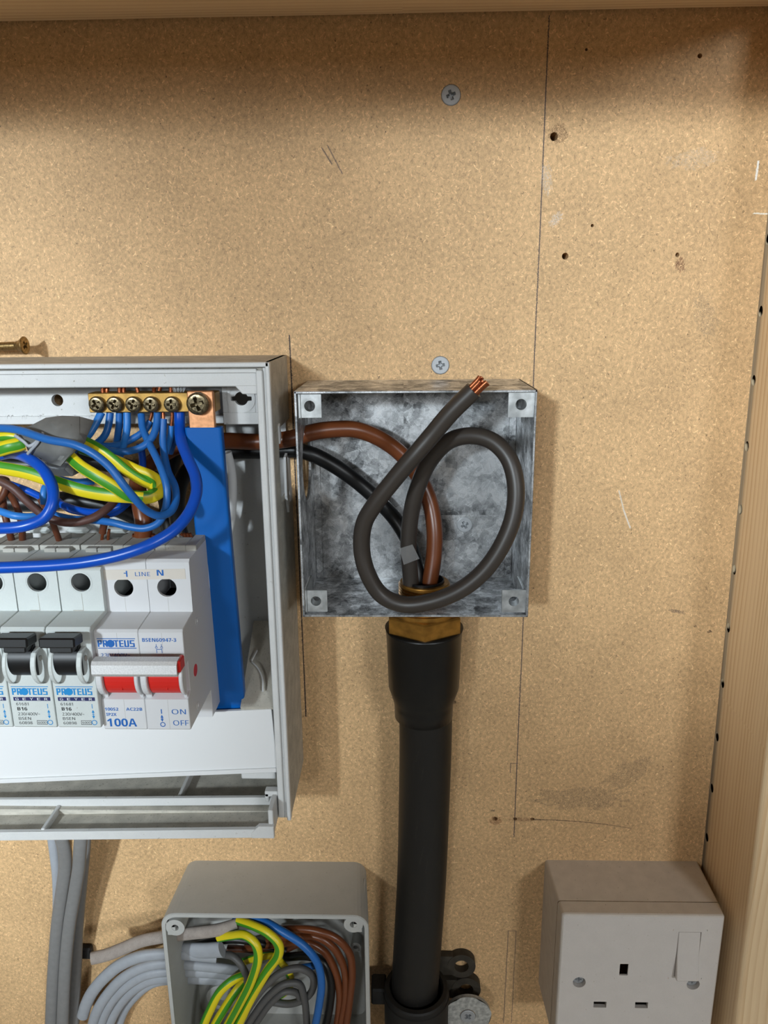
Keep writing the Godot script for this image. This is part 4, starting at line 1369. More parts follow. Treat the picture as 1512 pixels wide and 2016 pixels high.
func build_unit_wires() -> void:
	var Z := func(list: Array) -> Array: return path(list, 3.78, 0, 640)
	var g := "blue neutral wires in the consumer unit"
	var w: Node3D
	w = wire("thick_neutral_wire", "thick royal blue wire sweeping from the brass bar across the breaker tops", Z.call([[1335, 640, 44], [1338, 740, 46], [1345, 850, 52], [1395, 985, 60], [1455, 1130, 68], [1462, 1250, 74], [1405, 1400, 80], [1290, 1530, 86], [1100, 1640, 91], [900, 1710, 93], [650, 1762, 94], [400, 1788, 94], [150, 1800, 94], [-200, 1812, 94]]), 2.3, M.royal_wire, g)
	wire("thick_neutral_wire", "thick royal blue wire curling back to the left edge above the breakers", Z.call([[-150, 1010, 55], [60, 955, 58], [200, 985, 66], [330, 1085, 74], [392, 1220, 79], [390, 1330, 82], [330, 1430, 84], [200, 1490, 86], [0, 1512, 86], [-200, 1500, 84]]), 2.3, M.royal_wire, g)
	w = wire("neutral_wire", "long blue wire looping in front of the yellow-green earths up to the bar", Z.call([[-160, 790, 66], [0, 768, 70], [150, 785, 75], [350, 850, 80], [560, 892, 83], [700, 960, 84], [820, 1060, 84], [920, 1190, 84], [1010, 1300, 82], [1090, 1380, 78], [1180, 1418, 74], [1270, 1388, 68], [1308, 1300, 62], [1300, 1200, 58], [1250, 1090, 54], [1222, 960, 50], [1212, 830, 47], [1216, 700, 45]]), 1.6, M.blue_wire, g)
	copper_end(w, Z.call([[1216, 710, 45], [1212, 640, 44], [1205, 600, 43]]), 0.75)
	w = wire("neutral_wire", "blue wire dropping from the bar and turning left above the breakers", Z.call([[1052, 665, 44], [1062, 765, 47], [1110, 880, 52], [1170, 1000, 58], [1212, 1100, 62], [1242, 1220, 65], [1230, 1370, 66], [1180, 1470, 66], [1080, 1512, 66], [960, 1500, 66], [840, 1470, 65], [700, 1452, 62], [520, 1440, 58], [350, 1400, 55]]), 1.55, M.blue_wire, g)
	w = wire("neutral_wire", "short blue wire at the left end of the bar, slanting behind the tape", Z.call([[755, 650, 44], [715, 730, 46], [665, 810, 48], [600, 880, 48], [520, 960, 46]]), 1.65, M.pale_blue_wire, g)
	w = wire("neutral_wire", "blue wire second along the bar, curving down to the left", Z.call([[820, 650, 44], [808, 740, 45], [780, 820, 46], [720, 880, 46], [620, 940, 44]]), 1.55, M.blue_wire, g)
	w = wire("neutral_wire", "blue wire hanging straight from under the second bar screw", Z.call([[890, 650, 43], [885, 760, 43], [868, 870, 42], [850, 960, 40]]), 1.55, M.blue_wire, g)
	w = wire("neutral_wire", "pale blue wire hanging beside it from under the bar", Z.call([[945, 650, 45], [945, 760, 46], [925, 870, 46], [890, 980, 44]]), 1.6, M.pale_blue_wire, g)
	w = wire("neutral_wire", "blue wire with bared end sweeping left behind the middle of the bar", Z.call([[1118, 715, 42], [1080, 780, 43], [980, 850, 45], [860, 895, 46], [740, 900, 46], [620, 900, 44]]), 1.5, M.blue_wire, g)
	copper_end(w, Z.call([[1112, 722, 42], [1128, 670, 42], [1130, 620, 42]]), 0.75)
	w = wire("neutral_wire", "blue wire from the fourth bar screw crossing left over the others", Z.call([[1172, 650, 45], [1165, 740, 47], [1135, 830, 50], [1060, 905, 53], [960, 938, 54], [850, 940, 54], [740, 908, 52], [640, 860, 48]]), 1.55, M.blue_wire, g)
	w = wire("neutral_wire", "pale blue wire end beside the thick royal blue wire at the bar", Z.call([[1275, 748, 43], [1268, 830, 43], [1240, 930, 42], [1200, 1010, 40]]), 1.45, M.pale_blue_wire, g)
	copper_end(w, Z.call([[1275, 756, 43], [1282, 690, 43], [1280, 620, 43]]), 0.75)
	w = wire("neutral_wire", "blue wire half hidden between the thick wire and the pale end", Z.call([[1318, 760, 41], [1300, 850, 40], [1265, 950, 38]]), 1.5, M.blue_wire, g)
	w = wire("neutral_wire", "blue wire running down behind the earth wires to the breakers", Z.call([[1040, 880, 36], [1056, 960, 36], [1060, 1060, 36], [1030, 1190, 38], [960, 1310, 44], [840, 1400, 46], [690, 1400, 46], [520, 1370, 46], [430, 1310, 42]]), 1.6, M.royal_wire, g)
	w = wire("neutral_wire", "blue wire low at the left edge under the umber wire", Z.call([[-120, 1350, 60], [0, 1385, 62], [120, 1420, 64], [240, 1425, 62], [340, 1400, 58], [420, 1340, 52]]), 1.6, M.pale_blue_wire, g)
	w = wire("neutral_wire", "dark blue wire crossing low behind the earths", Z.call([[60, 1180, 40], [200, 1230, 40], [330, 1290, 42], [470, 1340, 46], [620, 1385, 50], [760, 1390, 52], [880, 1350, 50], [980, 1290, 44]]), 1.6, M.royal_wire, g)
	w = wire("neutral_wire", "pale blue wire rising short above the curling thick wire", Z.call([[330, 1330, 60], [325, 1260, 60], [345, 1200, 58], [420, 1150, 52], [560, 1170, 44], [700, 1160, 40]]), 1.6, M.pale_blue_wire, g)
	for s in [[920, 590, 900, 440], [890, 590, 888, 440], [780, 590, 768, 470], [1030, 590, 1010, 455], [1268, 590, 1275, 440]]:
		pass
	# copper tails that show above the bar
	var stub := [[[768, 520, 44], [765, 480, 44], [770, 462, 44]], [[795, 520, 43], [797, 475, 43], [800, 455, 42]], [[890, 520, 44], [890, 440, 44], [888, 415, 44]], [[922, 520, 43], [920, 440, 43], [920, 415, 43]], [[1030, 520, 44], [1022, 480, 44], [1012, 455, 44]], [[1150, 520, 44], [1148, 470, 45], [1165, 450, 46], [1188, 462, 46], [1185, 488, 46]], [[1270, 520, 44], [1272, 460, 44], [1276, 425, 44]]]
	for i in stub.size():
		var b := MB.new()
		b.tube(Z.call(stub[i]), 0.9, 1.0, 10, 5)
		tag(obj("copper_wire_tip", b, M.copper), ["folded copper tip above the first bar screw", "short copper tip just right of the folded one", "tall copper tip above the second bar screw, left of a pair", "tall copper tip above the second bar screw, right of a pair", "slanting copper tip above the third bar screw", "copper tip curled into a hook above the fourth bar screw", "straight copper tip above the fifth bar screw"][i], "wire end", "copper wire tips above the bar")
	var fr := thing("stranded_wire_end", "frayed grey strands sticking up behind the bar beside the big screw", "wire end", Z.call([[1330, 530, 40]])[0])
	for i in 12:
		var b := MB.new()
		var x := 1292.0 + i * 7
		b.tube(Z.call([[1325 + i, 540, 42], [x, 490, 44 + (i % 3)], [x - 8 + i * 2, 440 + (i * 37) % 30, 45]]), 0.22, 1.0, 6, 4)
		obj("strand", b, M.screw_zinc, fr)
	# earths
	var e := "yellow-green earth wires in the consumer unit"
	wire("earth_wire", "yellow-green earth sleeve running in from the left edge to the fold", Z.call([[-200, 1030, 66], [0, 1062, 68], [200, 1100, 70], [400, 1165, 71], [600, 1228, 71], [800, 1265, 70], [980, 1278, 70], [1110, 1280, 68], [1185, 1240, 65], [1180, 1205, 62], [1120, 1225, 60]]), 2.75, M.earth, e, 0.55, 0.06, 0.37)
	wire("earth_wire", "yellow-green earth sleeve slanting down from the grey tape", Z.call([[500, 960, 70], [600, 1050, 74], [720, 1125, 76], [850, 1205, 76], [960, 1275, 75], [1060, 1290, 73]]), 2.6, M.earth, e, 0.6, 0.0, 0.24)
	wire("earth_wire", "upper yellow-green earth sleeve bending round at the right", Z.call([[600, 850, 58], [720, 910, 62], [830, 990, 63], [950, 1090, 63], [1060, 1160, 62], [1140, 1195, 60]]), 2.2, M.earth, e, 0.6, 0.0, 0.42)
	wire("earth_wire", "rear yellow-green earth sleeve above the fold", Z.call([[600, 920, 52], [740, 965, 55], [880, 1015, 58], [1020, 1080, 60], [1120, 1120, 61], [1172, 1160, 62], [1178, 1210, 63]]), 2.4, M.earth, e, 0.6, 0.0, 0.15)
	wire("earth_wire", "yellow-green earth end entering the torn grey sheath", Z.call([[-120, 850, 66], [-20, 835, 68], [60, 828, 69], [130, 835, 69]]), 1.9, M.earth, e, 0.7, 0.0, 0.2)
	w = wire("earth_wire", "pale faded green-yellow earth stub at the left edge", Z.call([[-120, 940, 68], [-20, 930, 70], [70, 905, 71], [140, 890, 70], [170, 880, 69]]), 2.9, M.earth, e, 0.75, 0.0, 0.25)
	# grey tape cuff round the earths: a bent sheet
	var b := MB.new()
	var top := Z.call([[60, 800, 66], [220, 752, 66], [330, 695, 66], [450, 680, 66], [580, 685, 65], [690, 715, 62]])
	var mid := Z.call([[130, 850, 72], [270, 850, 73], [360, 830, 75], [470, 815, 77], [580, 810, 76], [640, 830, 70]])
	var low := Z.call([[195, 905, 69], [260, 915, 72], [340, 930, 75], [430, 945, 78], [530, 950, 77], [625, 880, 72]])
	var bot := Z.call([[215, 955, 66], [240, 972, 68], [290, 985, 70], [370, 1030, 74], [450, 1050, 76], [510, 985, 74]])
	var rows := [top, mid, low, bot]
	var back := Vector3(0.2, 0.2, -0.9)
	for i in 3:
		for k in 5:
			b.quad(rows[i + 1][k], rows[i + 1][k + 1], rows[i][k + 1], rows[i][k])
			b.quad(rows[i][k] + back, rows[i][k + 1] + back, rows[i + 1][k + 1] + back, rows[i + 1][k] + back)
	for k in 5:
		b.quad(bot[k] + back, bot[k + 1] + back, bot[k + 1], bot[k])
		b.quad(top[k], top[k + 1], top[k + 1] + back, top[k] + back)
	for i in 3:
		b.quad(rows[i][0] + back, rows[i + 1][0] + back, rows[i + 1][0], rows[i][0])
		b.quad(rows[i][5], rows[i + 1][5], rows[i + 1][5] + back, rows[i][5] + back)
	tag(obj("grey_tape", smooth(b), M.tape_grey), "piece of grey tape folded round the earth wires", "tape")
	b = MB.new()
	b.tube(Z.call([[110, 820, 72], [180, 870, 73], [215, 900, 73], [270, 870, 73], [300, 830, 74]]), 0.7, 0.6, 8, 5)
	b.tube(Z.call([[205, 960, 70], [230, 930, 72], [275, 880, 74], [320, 800, 75]]), 0.6, 0.6, 8, 5)
	tag(obj("sheath_scrap", b, M.sheath_pale), "curled pale torn edge of cable sheath at the tape's left end", "sheath")
	b = MB.new()
	b.box(at(92, 905, 55), at(135, 935, 58), 0.4)
	tag(obj("sheath_stub", b, M.sheath_pale), "cut pale grey cable sheath end showing below the tape", "sheath")
	# browns
	var n := "brown line wires in the consumer unit"
	wire("line_wire", "umber wire curving from the left edge under the earths", Z.call([[-120, 1090, 66], [0, 1160, 68], [100, 1215, 69], [200, 1310, 69], [300, 1395, 68], [420, 1455, 68], [540, 1470, 68], [680, 1440, 66], [780, 1380, 62], [850, 1310, 56], [880, 1240, 50]]), 1.75, M.umber_wire, n)
	wire("line_wire", "brown wire going down into the breaker second from the switch", Z.call([[300, 1300, 50], [370, 1420, 54], [410, 1520, 52], [445, 1620, 47], [455, 1680, 42]]), 1.35, M.brown_wire, n)
	wire("line_wire", "left one of two brown wires entering the breaker at the left edge", Z.call([[20, 1280, 46], [35, 1400, 50], [65, 1520, 50], [90, 1620, 46], [95, 1680, 42]]), 1.5, M.brown_wire, n)
	wire("line_wire", "right one of two brown wires entering the breaker at the left edge", Z.call([[60, 1230, 46], [115, 1330, 52], [155, 1450, 54], [165, 1540, 50], [168, 1620, 46], [168, 1680, 42]]), 1.5, M.brown_wire, n)
	wire("line_wire", "brown wire at the left edge behind the curling blue wire", Z.call([[-60, 1150, 54], [20, 1150, 54], [50, 1170, 50], [20, 1270, 50], [-40, 1330, 50]]), 1.6, M.brown_wire, n)
	w = wire("line_wire", "brown wire with bared strands entering the breaker beside the switch", Z.call([[790, 1420, 50], [775, 1480, 50], [762, 1545, 49]]), 1.6, M.brown_wire, n)
	copper_end(w, Z.call([[765, 1540, 49], [758, 1600, 47], [752, 1660, 44]]), 0.7)
	copper_end(w, Z.call([[812, 1520, 49], [805, 1580, 48], [798, 1660, 44]]), 0.65)
	# white tail behind the sleeve
	wire("white_cable", "pale grey cable curving behind the blue sleeve near the side wall", path([[447, 890, 20], [456, 930, 18], [457, 990, 16], [450, 1050, 14], [436, 1100, 12]]), 2.2, M.strip_plastic, "", 1.0, 0, 0, "cable")


func smooth(b: MB) -> MB:
	# share normals between corners that meet
	var sum := {}
	for i in b.v.size():
		var k := Vector3i(b.v[i] * 50.0)
		sum[k] = sum.get(k, Vector3.ZERO) + b.n[i]
	for i in b.v.size():
		var s: Vector3 = sum[Vector3i(b.v[i] * 50.0)]
		if s.length() > 0.3 and s.normalized().dot(b.n[i]) > 0.3: b.n[i] = s.normalized()
	return b


# ---------------------------------------------------------------- galvanised box
func build_steel_box() -> void:
	var x0 := -45.7
	var x1 := 55.3
	var y0 := -134.1
	var y1 := -33.2
	var t := thing("steel_box", "open square galvanised steel adaptable box with four corner lugs", "metal box", Vector3(5, y0, 0))
	var b := MB.new()
	b.holed(Vector3(0, 0, 1.1), Vector3.RIGHT, Vector3.UP, x0, x1, y0, y1, [[30.3, -105.0, 3.6, 3.6, 1.0, 1], [-21.8, -54.2, 3.2, 3.2, 1.0, 1]])
	obj("back_plate", b, M.zinc, t)
	b = MB.new()
	b.box(Vector3(x0, y1 - 1.1, 1), Vector3(x1, y1, 50), 0.25)
	obj("top_side", b, M.zinc, t)
	b = MB.new()
	# floor with the round way for the gland
	b.holed(Vector3(0, y0 + 1.1, 0), Vector3.RIGHT, Vector3.FORWARD, x0 + 0.6, x1 - 0.6, -50, -1, [[9.6, -25, 12.0, 12.0, 1.1]])
	b.box(Vector3(x0, y0, 1), Vector3(x1, y0 + 1.0, 50), 0.25)
	obj("bottom_side", b, M.zinc, t)
	b = MB.new()
	b.box(Vector3(x1 - 1.1, y0, 1), Vector3(x1, y1, 50), 0.25)
	obj("right_side", b, M.zinc, t)
	# left side with the cable hole
	b = MB.new()
	for s in [[x0, 1.0], [x0 + 1.1, -1.0]]:
		if s[1] > 0: b.holed(Vector3(s[0], 0, 0), Vector3.BACK, Vector3.UP, 1, 49.6, y0, y1, [[24, -69, 15.0, 17.0, 1.1]])
		else: b.holed(Vector3(s[0], 0, 0), Vector3.FORWARD, Vector3.UP, -49.6, -1, y0, y1, [[-24, -69, 15.0, 17.0, 1.1]])
	b.box(Vector3(x0, y0, 49.0), Vector3(x0 + 1.1, y1, 50), 0.2)
	obj("left_side", open_holes(b, x0), M.zinc, t)
	# folded inner corner seams
	b = MB.new()
	b.box(Vector3(x0 + 1.1, y0 + 1, 1.1), Vector3(x0 + 4.6, y1 - 1, 1.7), 0.2)
	obj("corner_fold", b, M.zinc, t)
	b = MB.new()
	b.box(Vector3(x1 - 4.6, y0 + 1, 1.1), Vector3(x1 - 1.1, y1 - 1, 1.7), 0.2)
	obj("corner_fold", b, M.zinc, t)
	for c in [[-39.4, -39.5, 4.9], [48.9, -39.4, 5.3], [-39.6, -126.9, 5.1], [48.9, -127.0, 5.3]]:
		b = MB.new()
		var o := Vector3(c[0], c[1], 48.8)
		var half: float = c[2]
		var sq := func(a): return half / maxf(absf(cos(a)), absf(sin(a)))
		b.ring_face(o, Vector3.RIGHT, Vector3.UP, Vector3.BACK, sq, func(_a): return 2.3, 1.5, 64, 1.0, false)
		b.ring_face(o - Vector3(0, 0, 1.5), Vector3.LEFT, Vector3.UP, Vector3.FORWARD, sq, func(_a): return 2.3, 0.0, 64)
		for k in 4:
			var d := Vector3(cos(k * PI / 2), sin(k * PI / 2), 0)
			var e := Vector3(-d.y, d.x, 0)
			b.quad(o + (d - e) * half - Vector3(0, 0, 1.5), o + (d + e) * half - Vector3(0, 0, 1.5), o + (d + e) * half, o + (d - e) * half)
		# leg of the lug folded back along the side wall
		var sx := signf(c[0] - 5)
		b.box(Vector3(c[0] + sx * (half - 1.2), c[1] - half, 30), Vector3(c[0] + sx * half, c[1] + half, 48.6), 0.2)
		b.lathe(o - Vector3(0, 0, 6), Vector3.BACK, [[2.3, 0], [2.3, 4.6]], 24)
		obj("corner_lug", b, M.zinc_edge, t)
	board_screw(Vector3(30.3, -105.0, 1.7), 0.5, "grey cross-head screw inside the galvanised box at lower right", 3.9)
	board_screw(Vector3(-21.8, -54.2, 1.7), 0.2, "screw head half hidden above the brown cable in the box", 3.4)


# drop the closed floors that cover a through hole in a side wall standing at x
func open_holes(b: MB, x: float) -> MB:
	var r := MB.new()
	for i in range(0, b.v.size(), 3):
		var c := (b.v[i] + b.v[i + 1] + b.v[i + 2]) / 3.0
		var q := Vector2((c.z - 24) / 15.0, (c.y + 69) / 17.0)
		if q.length() < 0.93: continue
		for k in 3:
			r.v.append(b.v[i + k])
			r.n.append(b.n[i + k])
			r.t.append(b.t[i + k])
	return r


func build_gland() -> void:
	var c := Vector3(9.6, 0, 25)
	var t := thing("cable_gland", "brass cable gland with hexagon nut under the galvanised box", "cable gland", c + Vector3(0, -158, 0))
	var b := MB.new()
	var prof := [[9.6, -126.2], [11.6, -126.2], [11.9, -126.8]]
	var y := -126.8
	while y > -147.0:
		prof.append([12.3, y - 0.4]); prof.append([12.3, y - 0.7]); prof.append([11.5, y - 1.3]); prof.append([11.5, y - 1.5])
		y -= 1.5
	prof.append([11.5, -150.0])
	prof.reverse()
	b.lathe(c, Vector3.UP, prof, 40)
	b.lathe(c, Vector3.UP, [[9.6, -126.2], [9.6, -150]], 40)
	obj("threaded_body", b, M.gland_brass, t)
	b = MB.new()
	b.lathe(c, Vector3.UP, [[11, -140.8], [16.6, -140.8], [16.8, -140.2], [16.8, -138.6], [15.6, -138.2], [15.6, -137.2], [16.8, -136.8], [16.8, -134.8], [16.4, -134.2], [11, -134.2]], 40)
	obj("lock_ring", b, M.gland_brass, t)
	b = MB.new()
	var hexa := PackedVector2Array()
	for k in 6: hexa.append(Vector2(cos(k * PI / 3 + PI / 6), -sin(k * PI / 3 + PI / 6)) * 19.4)
	b.prism(hexa, c, Vector3.RIGHT, Vector3.BACK, Vector3.UP, -149.5, -140.8, 0.8)
	obj("hexagon_nut", b, M.gland_brass, t)
	b = MB.new()
	b.lathe(c, Vector3.UP, [[9.0, -150], [9.0, -125.0], [9.5, -125.0], [9.5, -150]], 32)
	obj("inner_sheath", b, M.tail_black, t)
	b = MB.new()
	b.lathe(c, Vector3.UP, [[13.4, -198], [14.4, -197.6], [14.6, -191], [15.2, -188], [17.4, -181], [17.9, -165], [18.2, -156], [18.6, -151], [19.0, -149.6], [15.0, -149.4]], 40)
	var sh := smooth(b)
	tag(obj("gland_shroud", sh, M.black_rubber), "black rubber shroud tapering below the brass gland", "shroud")
	b = MB.new()
	b.tube([Vector3(10.6, -186, 25), Vector3(10.7, -215, 23), Vector3(10.2, -250, 21), Vector3(9.0, -300, 20), Vector3(6.6, -350, 19.5), Vector3(5.0, -385, 19.5), Vector3(3.5, -460, 19.5)], 13.3, 1.0, 36, 8)
	tag(obj("armoured_cable", b, M.armour_black), "thick black armoured cable rising to the galvanised box", "cable")
	# cleat at the foot
	t = thing("cable_cleat", "black plastic cable cleat with a bored flange at the bottom", "cleat", Vector3(10, -440, 0))
	b = MB.new()
	var o := Vector3(6.3, 0, 19.5)
	b.lathe(o, Vector3.UP, [[14.6, -440], [18.2, -440], [18.2, -373.5], [17.6, -372.4], [15.4, -372.0], [14.6, -373], [14.6, -440]], 48)
	b.lathe(o, Vector3.UP, [[18.2, -379], [18.8, -378.6], [18.8, -376.6], [18.2, -376.2]], 48)
	obj("ring", b, M.cleat_black, t)
	b = MB.new()
	b.box(Vector3(-19.5, -386, 8), Vector3(-11, -375, 20), 1.0)
	obj("side_lug", b, M.cleat_black, t)
	for k in 2:
		b = MB.new()
		var fc: Vector3 = [Vector3(33.0, -373.0, 5), Vector3(36.0, -390.0, 5)][k]
		var rr: float = [8.2, 8.6][k]
		b.ring_face(fc, Vector3.RIGHT, Vector3.UP, Vector3.BACK, func(_a): return rr, func(_a): return 4.2, 4.6, 48, 1.0, false)
		b.lathe(fc - Vector3(0, 0, 5), Vector3.BACK, [[rr, 0], [rr, 5]], 40)
		b.box(Vector3(20, fc.y - 6.6, 0.2), Vector3(fc.x - 4.2, fc.y + 6.6, 4.8), 0.2)
		obj("flange", b, M.cleat_dusty, t)
	b = MB.new()
	var wc := at(921, 2000, 14)
	b.ring_face(wc, Vector3.RIGHT, Vector3.UP, Vector3.BACK, func(a): return 13.4 + 0.35 * sin(a * 5.0) + 0.2 * sin(a * 11.0), func(_a): return 4.6, 2.4, 72, 1.0, false)
	b.lathe(wc - Vector3(0, 0, 2.4), Vector3.BACK, [[4.4, 0], [13.4, 0], [13.5, 2.2]], 48)
	tag(obj("washer", b, M.washer_zinc), "large dull zinc washer at the bottom beside the cleat", "washer")
	b = MB.new()
	board_screw(wc + Vector3(0, -0.2, 0.4), 0.7, "silver cross-head screw in the large washer", 4.4)


func build_tails() -> void:
	var g := "thick tails in the galvanised box"
	var w: Node3D
	wire("brown_tail", "thick brown tail arching through the galvanised box into the consumer unit", path([[281, 1060, 50], [283, 1030, 50], [275, 985, 46], [272, 950, 38], [300, 910, 28], [360, 875, 22], [440, 868, 20], [510, 870, 22], [570, 864, 24], [620, 850, 24], [660, 845, 22], [700, 846, 20], [745, 862, 17], [790, 894, 15], [823, 937, 15], [846, 988, 17], [855, 1040, 20], [854, 1095, 22], [846, 1150, 24], [842, 1185, 25]]), 3.85, M.tail_brown, g, 1.0, 0, 0, "cable")
	var wires := [[262, 1064], [272, 1068], [284, 1066], [293, 1069], [300, 1064]]
	var st := thing("tail_strands", "copper strands of the brown tail entering the main switch", "wire end", at(280, 1076, 50))
	for p in wires:
		var b := MB.new()
		b.tube(path([[p[0] + 2, p[1] - 12, 51], [p[0], p[1] + 2, 50], [p[0] - 2, p[1] + 24, 47]]), 0.85, 1.0, 8, 4)
		obj("strand", b, M.copper, st)
	wire("black_tail", "thick black tail crossing the galvanised box behind the brown one", path([[362, 1075, 48], [352, 1040, 46], [348, 990, 38], [360, 940, 28], [400, 905, 18], [450, 890, 13], [520, 888, 12], [575, 886, 14], [610, 893, 15], [650, 912, 13], [700, 946, 11], [745, 986, 10], [780, 1025, 10], [806, 1070, 14], [820, 1120, 20], [824, 1185, 24]]), 3.7, M.tail_black, g, 1.0, 0, 0, "cable")
	var s2 := thing("tail_strands", "copper strands of the black tail beside the blue sleeve", "wire end", at(365, 1076, 48))
	for k in 4:
		var b := MB.new()
		b.tube(path([[356 + k * 6, 1050, 50], [362 + k * 6, 1066, 49], [366 + k * 6, 1085, 46]]), 0.7, 1.0, 8, 4)
		obj("strand", b, M.copper, s2)
	# black cables in the shadow behind
	wire("black_tail", "second black cable hidden behind the blue wires", path([[345, 880, 14], [335, 930, 14], [330, 990, 16], [335, 1050, 22]]), 4.0, M.tail_black, g, 1.0, 0, 0, "cable")
	wire("black_tail", "third black cable low in the shadow behind the yellow-green earths", path([[-60, 905, 9], [60, 915, 9], [160, 905, 8], [260, 925, 8], [320, 960, 9], [335, 1010, 12]]), 4.5, M.tail_black, g, 1.0, 0, 0, "cable")
	wire("black_tail", "fourth black cable low in the shadow above the breakers", path([[-60, 985, 12], [60, 990, 12], [150, 985, 11], [230, 1000, 11], [300, 1030, 14]]), 4.5, M.tail_black, g, 1.0, 0, 0, "cable")
	# dark grey-brown loop with bared copper
	w = wire("grey_tail", "dark grey tail looped round in the galvanised box, its bared copper end up", path([[809, 1190, 28], [808, 1140, 29], [804, 1080, 30], [808, 1020, 31], [822, 960, 33], [848, 905, 35], [885, 868, 38], [928, 858, 42], [968, 868, 46], [1000, 900, 50], [1015, 950, 53], [1012, 1010, 55], [990, 1070, 56], [952, 1125, 56], [905, 1162, 55], [850, 1184, 53], [795, 1190, 51], [752, 1172, 50], [724, 1130, 50], [712, 1080, 50], [717, 1030, 51], [740, 990, 53], [775, 945, 55], [813, 900, 57], [850, 857, 58], [888, 812, 60], [933, 768, 62]]), 3.75, M.tail_grey, g, 1.0, 0, 0, "cable")
	var a := at(929, 772, 62)
	var d := (at(945, 756, 62.6) - a).normalized()
	var u := d.cross(Vector3.BACK).normalized()
	var v := d.cross(u)
	var offs := [Vector2.ZERO]
	for k in 6: offs.append(Vector2(cos(k * PI / 3), sin(k * PI / 3)) * 1.85)
	for i in 7:
		var b := MB.new()
		var o: Vector3 = a + u * offs[i].x + v * offs[i].y
		b.tube([o - d * 2, o + d * (4.6 + 0.7 * sin(i * 2.3)), o + d * (6.4 + 0.8 * sin(i * 2.3)) + u * offs[i].x * 0.15], 0.95, 1.0, 10, 3)
		tag(obj("copper_strand", b, M.copper, w), "bare copper strand")
	# scrap of clear tape on the grey and brown tails
	var f := MB.new()
	var p := [at(786, 1080, 35.5), at(812, 1072, 36.5), at(826, 1100, 35), at(795, 1112, 35.5)]
	f.quad(p[3], p[2], p[1], p[0])
	f.quad(p[0] - Vector3(0, 0, 0.1), p[1] - Vector3(0, 0, 0.1), p[2] - Vector3(0, 0, 0.1), p[3] - Vector3(0, 0, 0.1))
	tag(obj("clear_tape", f, M.clear_film), "scrap of clear tape stuck to the grey tail above the gland", "tape")


# ---------------------------------------------------------------- grey sheathed cables
func build_grey_cables() -> void:
	var Z := func(list: Array) -> Array: return path(list, 4.447, 0, 1640)
	var g := "grey sheathed cables below the consumer unit"
	wire("sheathed_cable", "left-hand grey flat cable coming down from the consumer unit", Z.call([[500, -160, 24], [525, 0, 26], [560, 130, 25], [572, 280, 22], [545, 500, 19], [508, 760, 17], [482, 1050, 15], [462, 1350, 14], [445, 1760, 13]]), 3.7, M.sheath_grey, g, 0.62, 0, 0, "cable")
	wire("sheathed_cable", "right-hand grey flat cable coming down from the consumer unit", Z.call([[715, -160, 24], [710, 0, 26], [700, 150, 26], [690, 300, 24], [655, 520, 21], [612, 780, 19], [582, 1050, 17], [562, 1350, 16], [545, 1760, 15]]), 3.6, M.sheath_grey, g, 0.62, 0, 0, "cable")
	wire("sheathed_cable", "grey cable mostly hidden behind the right-hand one", Z.call([[760, -160, 12], [745, 100, 12], [725, 330, 12], [700, 600, 11], [680, 850, 10], [672, 1100, 8], [660, 1350, 8], [645, 1760, 8]]), 3.2, M.sheath_grey, g, 0.7, 0, 0, "cable")
	wire("sheathed_cable", "grey cable just showing left of the left-hand one", Z.call([[440, -160, 10], [462, 60, 10], [480, 200, 9], [500, 380, 8], [505, 700, 6], [480, 1200, 5], [460, 1760, 5]]), 2.9, M.sheath_pale, g, 0.7, 0, 0, "cable")
	var j := "pale grey cables feeding the junction box"
	wire("sheathed_cable", "uppermost pale grey cable curving into the junction box", Z.call([[1900, 1085, 20], [1600, 1060, 21], [1420, 1058, 22], [1240, 1078, 23], [1060, 1150, 22], [920, 1260, 20], [810, 1390, 17], [755, 1500, 14], [725, 1600, 11]]), 3.5, M.sheath_pale, j, 0.75, 0, 0, "cable")
	wire("sheathed_cable", "second pale grey cable down curving into the junction box", Z.call([[2150, 1215, 17], [1900, 1180, 18], [1600, 1150, 19], [1420, 1142, 19], [1260, 1172, 19], [1090, 1260, 19], [950, 1400, 17], [850, 1560, 15], [790, 1760, 12]]), 3.1, M.sheath_pale, j, 0.75, 0, 0, "cable")
	wire("sheathed_cable", "third pale grey cable down curving into the junction box", Z.call([[2120, 1260, 16], [1900, 1230, 17], [1600, 1215, 18], [1430, 1215, 18], [1280, 1240, 18], [1130, 1320, 17], [1000, 1440, 15], [910, 1590, 13], [860, 1760, 11]]), 3.1, M.sheath_pale, j, 0.75, 0, 0, "cable")
	wire("sheathed_cable", "lowest pale grey cable curving into the junction box", Z.call([[2200, 1330, 12], [2050, 1295, 14], [1900, 1280, 15], [1620, 1270, 15], [1440, 1268, 15], [1300, 1290, 14], [1160, 1370, 13], [1040, 1500, 11], [960, 1650, 10], [930, 1760, 9]]), 3.5, M.sheath_pale, j, 0.75, 0, 0, "cable")
	wire("sheathed_cable", "pale cable peeping out under the lowest junction box cable", Z.call([[1560, 1300, 5], [1430, 1300, 6], [1310, 1335, 7], [1190, 1430, 7], [1090, 1560, 6], [1020, 1760, 6]]), 2.4, M.sheath_pale, j, 0.75, 0, 0, "cable")
	wire("dusty_cable_end", "dust-covered cut cable end poking left out of the junction box", Z.call([[2080, 800, 22], [1900, 850, 24], [1650, 880, 24], [1420, 910, 24], [1240, 945, 25], [1080, 1010, 27], [940, 1065, 29], [800, 1098, 31]]), 3.6, M.sheath_dusty, j, 0.8, 0, 0, "cable")
	var b := MB.new()
	b.box(Vector3(at(122, 1880, 0).x, -372, 0.3), Vector3(at(168, 1880, 0).x + 6, -364, 5), 1.0)
	tag(obj("cable_clip", b, M.cleat_black), "dark clip on the board behind the grey cables", "clip")


